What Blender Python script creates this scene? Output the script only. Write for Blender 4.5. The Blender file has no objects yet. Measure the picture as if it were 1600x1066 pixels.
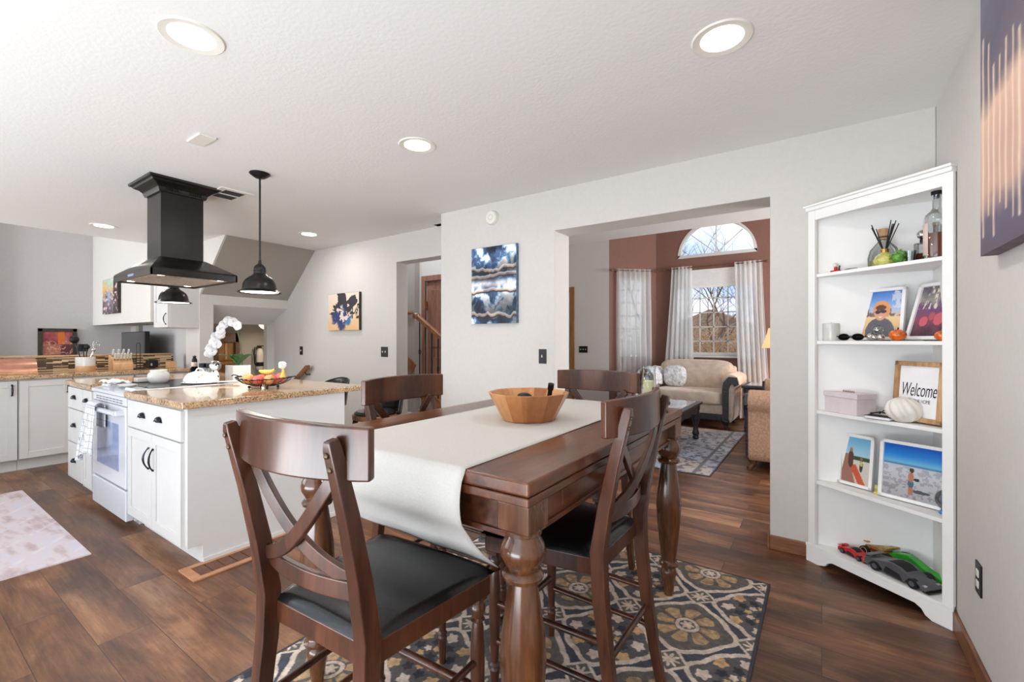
import bpy, bmesh, math, random
import numpy as np
from mathutils import Vector, Matrix
random.seed(7)
R_ = math.radians
PI = math.pi
COL = bpy.context.scene.collection
SC = bpy.context.scene

# ------------------------------------------------------------------ camera
cam_d = bpy.data.cameras.new('camera')
cam = bpy.data.objects.new('camera', cam_d)
COL.objects.link(cam)
cam_d.sensor_width = 36.0
cam_d.lens = 703.0 / 1600.0 * 36.0
cam_d.shift_y = -(533 - 532) / 1600.0
cam_d.clip_start = 0.05
cam_d.clip_end = 200
cam.location = (0, 0, 1.25)
cam.rotation_euler = (R_(90), 0, R_(34.55))
SC.camera = cam

# ------------------------------------------------------------------ view
SC.view_settings.view_transform = 'Standard'
SC.view_settings.look = 'None'
SC.view_settings.gamma = 1
SC.view_settings.use_curve_mapping = False
SC.view_settings.exposure = 0.0
try:
    SC.cycles.use_denoising = True
    SC.cycles.max_bounces = 10
    SC.cycles.diffuse_bounces = 5
    SC.cycles.transparent_max_bounces = 16
    SC.cycles.caustics_reflective = False
    SC.cycles.caustics_refractive = False
    SC.cycles.sample_clamp_indirect = 6.0
except Exception:
    pass


def lin(c):
    return tuple(((x / 255) / 12.92 if x / 255 <= 0.04045 else ((x / 255 + 0.055) / 1.055) ** 2.4) for x in c)


def L4(c):
    return lin(c) + (1.0,)


# ------------------------------------------------------------------ sky
W = bpy.data.worlds.new('sky')
SC.world = W
W.use_nodes = True
nt = W.node_tree
nt.nodes.clear()
wo = nt.nodes.new('ShaderNodeOutputWorld')
bg = nt.nodes.new('ShaderNodeBackground')
tc = nt.nodes.new('ShaderNodeTexCoord')
mp = nt.nodes.new('ShaderNodeMapping')
mp.inputs['Scale'].default_value = (1, 1, 2.4)
nz = nt.nodes.new('ShaderNodeTexNoise')
nz.inputs['Scale'].default_value = 3.2
nz.inputs['Detail'].default_value = 6
rp = nt.nodes.new('ShaderNodeValToRGB')
rp.color_ramp.elements[0].position = 0.40
rp.color_ramp.elements[0].color = L4((176, 204, 238))
rp.color_ramp.elements[1].position = 0.60
rp.color_ramp.elements[1].color = L4((246, 248, 252))
nt.links.new(tc.outputs['Generated'], mp.inputs['Vector'])
nt.links.new(mp.outputs['Vector'], nz.inputs['Vector'])
nt.links.new(nz.outputs['Fac'], rp.inputs['Fac'])
nt.links.new(rp.outputs['Color'], bg.inputs['Color'])
bg.inputs['Strength'].default_value = 1.5
nt.links.new(bg.outputs['Background'], wo.inputs['Surface'])


def area(name, loc, rot, sx, sy, power, col=(1, 1, 1), parent=None, shape='RECTANGLE', spread=180):
    d = bpy.data.lights.new(name, 'AREA')
    d.shape = shape
    d.size = sx
    if shape in ('RECTANGLE', 'ELLIPSE'):
        d.size_y = sy
    d.energy = power
    d.color = col
    d.spread = R_(spread)
    o = bpy.data.objects.new(name, d)
    COL.objects.link(o)
    o.location = loc
    o.rotation_euler = rot
    if parent:
        o.parent = parent
    return o


# daylight from the patio door behind the camera, plus added unseen fill lights
area('patio_daylight', (-1.3, -1.55, 1.3), (R_(90), 0, 0), 3.4, 2.1, 36, (0.90, 0.96, 1.0))
area('kitchen_fill', (-4.8, -1.55, 1.5), (R_(122), 0, 0), 2.4, 1.3, 38, (0.90, 0.96, 1.0))  # added fill tilted up at the kitchen ceiling, an unseen source
area('living_fill', (2.5, 5.6, 1.6), (R_(90), 0, R_(90)), 2.6, 1.9, 210, (1, 1, 1))  # added fill on the unseen right side, brightens the living room
area('stair_hall_fill', (-4.6, 3.75, 3.9), (R_(25), 0, 0), 1.6, 0.3, 30, (1, 1, 1))  # added overhead fill that lifts the stair hall walls
area('ceiling_fill', (-1.6, -1.5, 0.35), (R_(134), 0, 0), 3.4, 0.7, 86, (0.90, 0.96, 1.0))  # added upward fill behind the camera to brighten the ceiling
area('family_fill', (-8.0, -1.5, 1.6), (R_(90), 0, 0), 1.6, 1.6, 95, (0.95, 0.98, 1))  # added unseen fill to brighten the family room walls


sd = bpy.data.lights.new('sun', 'SUN')
sd.energy = 3.0
sd.angle = R_(3)
sd.color = (1, 0.96, 0.9)
so = bpy.data.objects.new('sun', sd)
COL.objects.link(so)
so.rotation_euler = (R_(-38), R_(30), 0)


# ------------------------------------------------------------------ materials
def new_mat(name):
    m = bpy.data.materials.new(name)
    m.use_nodes = True
    t = m.node_tree
    b = t.nodes['Principled BSDF']
    return m, t, b


def N(t, kind, **kw):
    n = t.nodes.new(kind)
    for k, v in kw.items():
        if k in n.inputs.keys():
            n.inputs[k].default_value = v
        else:
            setattr(n, k, v)
    return n


def coords(t, scale=(1, 1, 1), kind='Object', rot=(0, 0, 0)):
    c = N(t, 'ShaderNodeTexCoord')
    m = N(t, 'ShaderNodeMapping')
    m.inputs['Scale'].default_value = scale
    m.inputs['Rotation'].default_value = rot
    t.links.new(c.outputs[kind], m.inputs['Vector'])
    return m.outputs['Vector']


def ramp(t, fac, stops, interp='LINEAR'):
    r = N(t, 'ShaderNodeValToRGB')
    cr = r.color_ramp
    cr.interpolation = interp
    while len(cr.elements) < len(stops):
        cr.elements.new(0.5)
    for e, (p, c) in zip(cr.elements, stops):
        e.position = p
        e.color = L4(c)
    t.links.new(fac, r.inputs['Fac'])
    return r.outputs['Color']


def bump(t, b, h, strength=0.2, dist=0.01):
    n = N(t, 'ShaderNodeBump')
    n.inputs['Strength'].default_value = strength
    n.inputs['Distance'].default_value = dist
    t.links.new(h, n.inputs['Height'])
    t.links.new(n.outputs['Normal'], b.inputs['Normal'])


def plain(name, c, rough=0.5, metal=0.0, var=0.04, scale=20, coat=0.0, bmp=0.0, emit=0, **kw):
    m, t, b = new_mat(name)
    v = coords(t, (scale,) * 3)
    nz = N(t, 'ShaderNodeTexNoise', Scale=1.0, Detail=3.0)
    t.links.new(v, nz.inputs['Vector'])
    lo = tuple(max(0, x * (1 - var)) for x in c)
    hi = tuple(min(255, x * (1 + var)) for x in c)
    t.links.new(ramp(t, nz.outputs['Fac'], [(0.3, lo), (0.7, hi)]), b.inputs['Base Color'])
    b.inputs['Roughness'].default_value = rough
    b.inputs['Metallic'].default_value = metal
    b.inputs['Coat Weight'].default_value = coat
    if bmp:
        bump(t, b, nz.outputs['Fac'], bmp)
    if emit:
        b.inputs['Emission Color'].default_value = L4(c)
        b.inputs['Emission Strength'].default_value = emit
    for k, x in kw.items():
        b.inputs[k.replace('_', ' ')].default_value = x
    return m


def wood(name, dark, mid, light, scale=(9, 9, 1.1), rough=0.32, coat=0.3, kind='Object'):
    m, t, b = new_mat(name)
    v = coords(t, scale, kind)
    n1 = N(t, 'ShaderNodeTexNoise', Scale=1.0, Detail=5.0, Roughness=0.6, Distortion=0.6)
    t.links.new(v, n1.inputs['Vector'])
    v2 = coords(t, tuple(s * 9 for s in scale), kind)
    n2 = N(t, 'ShaderNodeTexNoise', Scale=1.0, Detail=3.0)
    t.links.new(v2, n2.inputs['Vector'])
    mx = N(t, 'ShaderNodeMath', operation='MULTIPLY_ADD')
    t.links.new(n2.outputs['Fac'], mx.inputs[0])
    mx.inputs[1].default_value = 0.35
    t.links.new(n1.outputs['Fac'], mx.inputs[2])
    t.links.new(ramp(t, mx.outputs[0], [(0.45, dark), (0.66, mid), (0.9, light)]), b.inputs['Base Color'])
    b.inputs['Roughness'].default_value = rough
    b.inputs['Coat Weight'].default_value = coat
    b.inputs['Coat Roughness'].default_value = 0.15
    bump(t, b, n2.outputs['Fac'], 0.06, 0.003)
    return m


def floor_mat():
    m, t, b = new_mat('vinyl_plank_floor')
    v = coords(t, (1, 1, 1))
    br = N(t, 'ShaderNodeTexBrick', Scale=1.0)
    br.offset = 0.37
    br.inputs['Brick Width'].default_value = 1.22
    br.inputs['Row Height'].default_value = 0.185
    br.inputs['Mortar Size'].default_value = 0.0014
    br.inputs['Mortar Smooth'].default_value = 0.3
    br.inputs['Color1'].default_value = (0, 0, 0, 1)
    br.inputs['Color2'].default_value = (1, 1, 1, 1)
    br.inputs['Mortar'].default_value = (0.5, 0.5, 0.5, 1)
    t.links.new(v, br.inputs['Vector'])
    # per plank random offset of the grain
    off = N(t, 'ShaderNodeVectorMath', operation='MULTIPLY_ADD')
    t.links.new(br.outputs['Color'], off.inputs[0])
    off.inputs[1].default_value = (31, 17, 5)
    t.links.new(v, off.inputs[2])
    mp1 = N(t, 'ShaderNodeMapping')
    mp1.inputs['Scale'].default_value = (1.6, 6.5, 1)
    t.links.new(off.outputs[0], mp1.inputs['Vector'])
    n1 = N(t, 'ShaderNodeTexNoise', Scale=1.0, Detail=5.0, Roughness=0.62, Distortion=0.5)
    t.links.new(mp1.outputs[0], n1.inputs['Vector'])
    mp2 = N(t, 'ShaderNodeMapping')
    mp2.inputs['Scale'].default_value = (5, 90, 1)
    t.links.new(off.outputs[0], mp2.inputs['Vector'])
    n2 = N(t, 'ShaderNodeTexNoise', Scale=1.0, Detail=4.0, Roughness=0.7)
    t.links.new(mp2.outputs[0], n2.inputs['Vector'])
    a = N(t, 'ShaderNodeMath', operation='MULTIPLY_ADD')
    t.links.new(n2.outputs['Fac'], a.inputs[0])
    a.inputs[1].default_value = 0.32
    t.links.new(n1.outputs['Fac'], a.inputs[2])
    a2 = N(t, 'ShaderNodeMath', operation='MULTIPLY_ADD')
    t.links.new(br.outputs['Color'], a2.inputs[0])
    a2.inputs[1].default_value = 0.16
    t.links.new(a.outputs[0], a2.inputs[2])
    col = ramp(t, a2.outputs[0], [(0.46, (58, 41, 33)), (0.64, (96, 68, 52)), (0.78, (128, 95, 72)), (0.95, (170, 138, 110))])
    # warm / grey drift between planks
    mp3 = N(t, 'ShaderNodeMapping')
    mp3.inputs['Scale'].default_value = (1.1, 2.2, 1)
    t.links.new(off.outputs[0], mp3.inputs['Vector'])
    n3 = N(t, 'ShaderNodeTexNoise', Scale=1.0, Detail=2.0)
    t.links.new(mp3.outputs[0], n3.inputs['Vector'])
    hue = ramp(t, n3.outputs['Fac'], [(0.35, (210, 197, 190)), (0.65, (255, 224, 193))])
    mm = N(t, 'ShaderNodeMix', data_type='RGBA', blend_type='MULTIPLY')
    mm.inputs[0].default_value = 1.0
    t.links.new(col, mm.inputs[6])
    t.links.new(hue, mm.inputs[7])
    mo = N(t, 'ShaderNodeMix', data_type='RGBA')
    t.links.new(br.outputs['Fac'], mo.inputs[0])
    t.links.new(mm.outputs[2], mo.inputs[6])
    mo.inputs[7].default_value = L4((46, 32, 26))
    t.links.new(mo.outputs[2], b.inputs['Base Color'])
    b.inputs['Roughness'].default_value = 0.36
    bump(t, b, n2.outputs['Fac'], 0.10, 0.004)
    return m


def granite_mat():
    m, t, b = new_mat('tan_granite')
    v = coords(t, (1, 1, 1))
    n1 = N(t, 'ShaderNodeTexNoise', Scale=9.0, Detail=6.0, Roughness=0.7)
    t.links.new(v, n1.inputs['Vector'])
    n2 = N(t, 'ShaderNodeTexNoise', Scale=110.0, Detail=3.0, Roughness=0.7)
    t.links.new(v, n2.inputs['Vector'])
    a = N(t, 'ShaderNodeMath', operation='MULTIPLY_ADD')
    t.links.new(n2.outputs['Fac'], a.inputs[0])
    a.inputs[1].default_value = 1.1
    t.links.new(n1.outputs['Fac'], a.inputs[2])
    t.links.new(ramp(t, a.outputs[0], [(0.80, (70, 58, 50)), (0.90, (140, 108, 80)), (1.0, (196, 158, 116))]), b.inputs['Base Color'])
    r = t.nodes[-1]
    b.inputs['Roughness'].default_value = 0.08
    b.inputs['Coat Weight'].default_value = 0.4
    return m


def granite2():
    m, t, b = new_mat('tan_granite')
    v = coords(t, (1, 1, 1))
    n2 = N(t, 'ShaderNodeTexNoise', Scale=95.0, Detail=4.0, Roughness=0.75)
    t.links.new(v, n2.inputs['Vector'])
    n1 = N(t, 'ShaderNodeTexNoise', Scale=7.0, Detail=4.0)
    t.links.new(v, n1.inputs['Vector'])
    a = N(t, 'ShaderNodeMath', operation='MULTIPLY_ADD')
    t.links.new(n1.outputs['Fac'], a.inputs[0])
    a.inputs[1].default_value = 0.35
    t.links.new(n2.outputs['Fac'], a.inputs[2])
    t.links.new(ramp(t, a.outputs[0], [(0.52, (72, 62, 56)), (0.60, (146, 118, 92)), (0.70, (192, 156, 118)), (0.82, (218, 192, 160))]), b.inputs['Base Color'])
    b.inputs['Roughness'].default_value = 0.1
    b.inputs['Coat Weight'].default_value = 0.3
    return m


def mosaic_mat():
    m, t, b = new_mat('mosaic_strip_tile')
    v = coords(t, (1, 1, 1), 'Object', (0, 0, 0))
    sw = N(t, 'ShaderNodeSeparateXYZ')
    t.links.new(v, sw.inputs[0])
    cb = N(t, 'ShaderNodeCombineXYZ')
    t.links.new(sw.outputs['Y'], cb.inputs['X'])
    t.links.new(sw.outputs['Z'], cb.inputs['Y'])
    br = N(t, 'ShaderNodeTexBrick', Scale=1.0)
    br.offset = 0.43
    br.inputs['Brick Width'].default_value = 0.12
    br.inputs['Row Height'].default_value = 0.0128
    br.inputs['Mortar Size'].default_value = 0.0009
    br.inputs['Color1'].default_value = (0, 0, 0, 1)
    br.inputs['Color2'].default_value = (1, 1, 1, 1)
    br.inputs['Mortar'].default_value = (0.5, 0.5, 0.5, 1)
    t.links.new(cb.outputs[0], br.inputs['Vector'])
    c = ramp(t, br.outputs['Color'], [(0.0, (46, 30, 22)), (0.34, (214, 188, 146)), (0.52, (120, 88, 62)), (0.62, (226, 204, 166)), (0.8, (60, 42, 32)), (0.9, (196, 168, 130))], 'CONSTANT')
    mo = N(t, 'ShaderNodeMix', data_type='RGBA')
    t.links.new(br.outputs['Fac'], mo.inputs[0])
    t.links.new(c, mo.inputs[6])
    mo.inputs[7].default_value = L4((190, 170, 140))
    t.links.new(mo.outputs[2], b.inputs['Base Color'])
    b.inputs['Roughness'].default_value = 0.2
    return m


def ceiling_mat():
    m, t, b = new_mat('ceiling_texture_paint')
    v = coords(t, (1, 1, 1))
    n = N(t, 'ShaderNodeTexNoise', Scale=60.0, Detail=3.0)
    t.links.new(v, n.inputs['Vector'])
    b.inputs['Base Color'].default_value = L4((236, 235, 232))
    b.inputs['Roughness'].default_value = 0.9
    bump(t, b, n.outputs['Fac'], 0.16, 0.008)
    return m


def thin_glass(name, tint=(255, 255, 255), gloss=0.07):
    m, t, b = new_mat(name)
    t.nodes.remove(b)
    o = t.nodes['Material Output']
    tr = N(t, 'ShaderNodeBsdfTransparent')
    tr.inputs[0].default_value = L4(tint)
    gl = N(t, 'ShaderNodeBsdfGlossy', Roughness=0.02)
    fr = N(t, 'ShaderNodeFresnel', IOR=1.45)
    mul = N(t, 'ShaderNodeMath', operation='MULTIPLY_ADD')
    t.links.new(fr.outputs[0], mul.inputs[0])
    mul.inputs[1].default_value = 0.8
    mul.inputs[2].default_value = gloss * 0.3
    mx = N(t, 'ShaderNodeMixShader')
    t.links.new(mul.outputs[0], mx.inputs[0])
    t.links.new(tr.outputs[0], mx.inputs[1])
    t.links.new(gl.outputs[0], mx.inputs[2])
    t.links.new(mx.outputs[0], o.inputs['Surface'])
    return m


def sheer_mat():
    m, t, b = new_mat('sheer_white_voile')
    t.nodes.remove(b)
    o = t.nodes['Material Output']
    v = coords(t, (300, 300, 300))
    n = N(t, 'ShaderNodeTexNoise', Scale=1.0)
    t.links.new(v, n.inputs['Vector'])
    col = ramp(t, n.outputs['Fac'], [(0.3, (236, 238, 238)), (0.7, (250, 250, 250))])
    df = N(t, 'ShaderNodeBsdfDiffuse')
    tl = N(t, 'ShaderNodeBsdfTranslucent')
    t.links.new(col, df.inputs[0])
    t.links.new(col, tl.inputs[0])
    tr = N(t, 'ShaderNodeBsdfTransparent')
    m1 = N(t, 'ShaderNodeMixShader')
    m1.inputs[0].default_value = 0.6
    t.links.new(df.outputs[0], m1.inputs[1])
    t.links.new(tl.outputs[0], m1.inputs[2])
    m2 = N(t, 'ShaderNodeMixShader')
    m2.inputs[0].default_value = 0.16
    t.links.new(m1.outputs[0], m2.inputs[1])
    t.links.new(tr.outputs[0], m2.inputs[2])
    t.links.new(m2.outputs[0], o.inputs['Surface'])
    return m


def col_attr_mat(name, rough=0.6, bmp=0.0, coat=0.0, bscale=300):
    m, t, b = new_mat(name)
    a = N(t, 'ShaderNodeVertexColor')
    a.layer_name = 'Col'
    t.links.new(a.outputs['Color'], b.inputs['Base Color'])
    b.inputs['Roughness'].default_value = rough
    b.inputs['Coat Weight'].default_value = coat
    if bmp:
        v = coords(t, (bscale,) * 3)
        n = N(t, 'ShaderNodeTexNoise', Scale=1.0)
        t.links.new(v, n.inputs['Vector'])
        bump(t, b, n.outputs['Fac'], bmp, 0.004)
    return m


M = {}
M['wall'] = plain('warm_grey_wall_paint', (212, 208, 203), 0.85, var=0.008, scale=40, bmp=0.02)
M['hallwall'] = plain('stairwell_grey_and_shade', (168, 161, 152), 0.85, var=0.01, scale=40)  # stairwell grey; also puts the hall stair wall's shade into its colour
M['greywall'] = plain('family_room_grey_paint', (196, 193, 192), 0.85, var=0.01, scale=40)
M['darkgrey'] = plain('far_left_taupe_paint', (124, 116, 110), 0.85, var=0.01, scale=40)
M['brownwall'] = plain('mauve_brown_accent_paint', (128, 91, 79), 0.8, var=0.02, scale=30)
M['ceiling'] = ceiling_mat()
M['floor'] = floor_mat()
M['base'] = wood('oak_brown_trim', (84, 48, 28), (128, 80, 50), (156, 104, 68), (1.2, 1.2, 14), 0.4, 0.1)
M['white'] = plain('white_cabinet_paint', (210, 209, 207), 0.38, var=0.005)
M['whitegloss'] = plain('white_enamel', (212, 215, 221), 0.15, var=0.004, coat=0.3)
M['shelfwhite'] = plain('white_melamine', (243, 242, 240), 0.4, var=0.004)
M['offwhite'] = plain('off_white_plastic', (236, 232, 222), 0.4, var=0.01)
M['black'] = plain('black_metal', (30, 29, 29), 0.38, 0.4, var=0.05)
M['blacksat'] = plain('satin_black_steel', (40, 38, 36), 0.3, 0.6, var=0.04)
M['filter'] = plain('brushed_filter_steel', (196, 184, 172), 0.45, 0.7, var=0.1, scale=60)
M['pull'] = plain('oil_rubbed_pull', (44, 44, 50), 0.25, 0.9, var=0.1)
M['chairwood'] = wood('dark_walnut_chair_wood', (36, 18, 12), (70, 37, 23), (104, 60, 38), (7, 7, 1.2), 0.3, 0.3)
M['tablewood'] = wood('dark_walnut_table_top', (52, 27, 17), (98, 55, 33), (134, 82, 50), (7, 1.1, 7), 0.3, 0.25)
M['legwood'] = wood('dark_walnut_leg_wood', (50, 27, 15), (94, 56, 32), (130, 84, 50), (8, 8, 1.1), 0.22, 0.5)
M['leather'] = plain('black_bonded_leather', (13, 12, 13), 0.27, var=0.15, scale=120, coat=0.1, bmp=0.05)
M['runner'] = plain('cream_linen', (203, 200, 195), 0.9, var=0.015, scale=200, bmp=0.15)
M['granite'] = granite2()
M['mosaic'] = mosaic_mat()
M['glassblack'] = plain('black_ceramic_glass', (10, 10, 11), 0.05, var=0.02, Specular_IOR_Level=0.06)
M['ovenglass'] = plain('blue_grey_oven_glass', (150, 162, 196), 0.06, var=0.04, coat=0.5)
M['glass'] = thin_glass('clear_pane_glass')
M['jarglass'] = thin_glass('clear_jar_glass', (236, 240, 240), 0.3)
M['sheer'] = sheer_mat()
M['registerwood'] = plain('pale_copper_register', (186, 134, 98), 0.45, var=0.06)
M['registerslat'] = plain('brown_register_slat', (104, 66, 46), 0.5, var=0.08)
M['beige'] = plain('beige_chenille', (200, 184, 168), 0.95, var=0.06, scale=14, bmp=0.08, Sheen_Weight=0.4)
M['sofabrown'] = plain('tan_chenille', (188, 150, 124), 0.95, var=0.1, scale=60, bmp=0.25)
M['darkcarve'] = plain('carved_charcoal_wood', (38, 38, 44), 0.35, var=0.35, scale=45, bmp=0.6)
M['bronze'] = plain('antique_bronze_wood', (96, 66, 48), 0.35, var=0.2, scale=60, bmp=0.4)
M['marble'] = plain('grey_marble_top', (170, 178, 192), 0.1, var=0.18, scale=9, coat=0.4)
M['throw'] = plain('white_grey_marbled_throw', (214, 216, 222), 0.95, var=0.17, scale=26, bmp=0.3)
M['gold'] = plain('brass', (180, 140, 80), 0.25, 0.9)
M['rail'] = wood('oak_handrail', (92, 56, 30), (134, 86, 50), (160, 110, 70), (6, 6, 6), 0.3, 0.2)
M['doorwood'] = wood('red_brown_door_wood', (110, 72, 56), (146, 102, 82), (166, 122, 100), (9, 9, 1), 0.4, 0.1)
M['doortrim'] = wood('door_casing_oak', (110, 72, 38), (150, 104, 60), (176, 130, 84), (8, 8, 1), 0.4, 0.1)
M['lamplens'] = plain('lit_lamp_lens', (255, 246, 232), 0.5, var=0.0, emit=5.0)
M['lampshade'] = plain('lit_fabric_shade', (250, 196, 140), 0.8, var=0.02, emit=0.9)
M['dome'] = plain('lit_frosted_dome', (255, 226, 180), 0.5, var=0.0, emit=2.6)
M['bronzemetal'] = plain('aged_bronze_fitting', (90, 74, 56), 0.35, 0.7)
M['petal'] = plain('white_orchid_petal', (218, 216, 217), 0.6, var=0.02)
M['leaf'] = plain('dark_green_leaf', (52, 90, 44), 0.4, var=0.2)
M['stem'] = plain('brown_green_stem', (88, 84, 56), 0.6)
M['apple'] = plain('red_yellow_apple_skin', (206, 92, 84), 0.3, var=0.25, scale=22, coat=0.3)
M['mango'] = plain('yellow_red_peach_skin', (226, 150, 90), 0.35, var=0.22, scale=18, coat=0.2)
M['banana'] = plain('banana_skin', (228, 196, 90), 0.5, var=0.08)
M['copper'] = plain('brushed_copper', (206, 150, 128), 0.25, 0.85, var=0.08, scale=8)
M['maple'] = wood('light_maple', (186, 138, 96), (208, 162, 118), (222, 182, 140), (12, 12, 3), 0.4, 0.1)
M['towel'] = plain('white_cotton_towel', (232, 233, 234), 0.95, var=0.05, scale=60, bmp=0.3)
M['ceramic'] = plain('white_ceramic', (216, 214, 209), 0.2, var=0.02, coat=0.3)
M['silver'] = plain('polished_silver', (200, 198, 196), 0.12, 1.0)
M['screen'] = plain('dark_tv_screen', (52, 54, 58), 0.18, var=0.02)
M['pinkrug'] = plain('pale_pink_grey_rug', (206, 190, 190), 0.95, var=0.08, scale=7, bmp=0.3)
M['amber'] = plain('amber_glass', (196, 92, 24), 0.1, var=0.3, scale=50, coat=0.4)
M['whiskey'] = plain('amber_brown_liquor', (120, 52, 24), 0.08, var=0.05, coat=0.4)
M['label'] = plain('pale_pink_label', (238, 214, 204), 0.7, var=0.03)
M['red'] = plain('glossy_red_plastic', (196, 28, 28), 0.25, var=0.05)
M['green'] = plain('bright_green_plastic', (52, 168, 48), 0.3, var=0.1)
M['dkgreen'] = plain('deep_green_plastic', (24, 96, 40), 0.3, var=0.1)
M['goldpl'] = plain('gold_plastic', (176, 140, 84), 0.3, 0.4, var=0.1)
M['grey'] = plain('dark_grey_brick_plastic', (84, 84, 90), 0.35, var=0.06)
M['blue'] = plain('blue_plastic', (60, 130, 200), 0.3)
M['rubber'] = plain('black_rubber', (20, 20, 21), 0.7)
M['pinkbox'] = plain('pale_lilac_paper', (226, 212, 216), 0.7, var=0.02)
M['wax'] = plain('cream_wax', (236, 228, 176), 0.5, var=0.02, Subsurface_Weight=0.2)
M['paper'] = plain('white_paper', (244, 242, 244), 0.8, var=0.01)
M['lightoak'] = wood('light_distressed_wood', (150, 108, 72), (190, 148, 106), (214, 176, 134), (14, 14, 3), 0.6, 0.0)
M['moss'] = plain('green_plant_sprig', (96, 150, 64), 0.7, var=0.3, scale=60, bmp=0.5)
M['diffuser'] = plain('yellow_green_glass', (190, 186, 100), 0.1, var=0.15, scale=60, coat=0.5)
M['twig'] = plain('tan_dry_twig', (186, 160, 128), 0.9, var=0.2)
M['bark'] = plain('grey_brown_bark', (124, 104, 92), 0.9, var=0.2)
M['shrub'] = plain('rust_dry_foliage', (170, 118, 74), 0.9, var=0.3)
M['grass'] = plain('dry_winter_grass', (170, 156, 124), 0.95, var=0.15, scale=4)
M['shingle'] = plain('brown_roof_shingle', (150, 122, 106), 0.9, var=0.15, scale=14)
M['siding'] = plain('pale_house_siding', (226, 214, 202), 0.8, var=0.03)
M['fireext'] = plain('pale_extinguisher_body', (200, 196, 190), 0.35, var=0.03)
M['blind'] = plain('white_cellular_blind', (238, 238, 236), 0.9, var=0.01)
M['paint'] = col_attr_mat('painted_canvas', 0.55, 0.15)
M['photo'] = col_attr_mat('photo_print', 0.25, 0, 0.3)
M['rugpat'] = col_attr_mat('woven_rug_pile', 0.95, 0.5, 0, 500)


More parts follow.
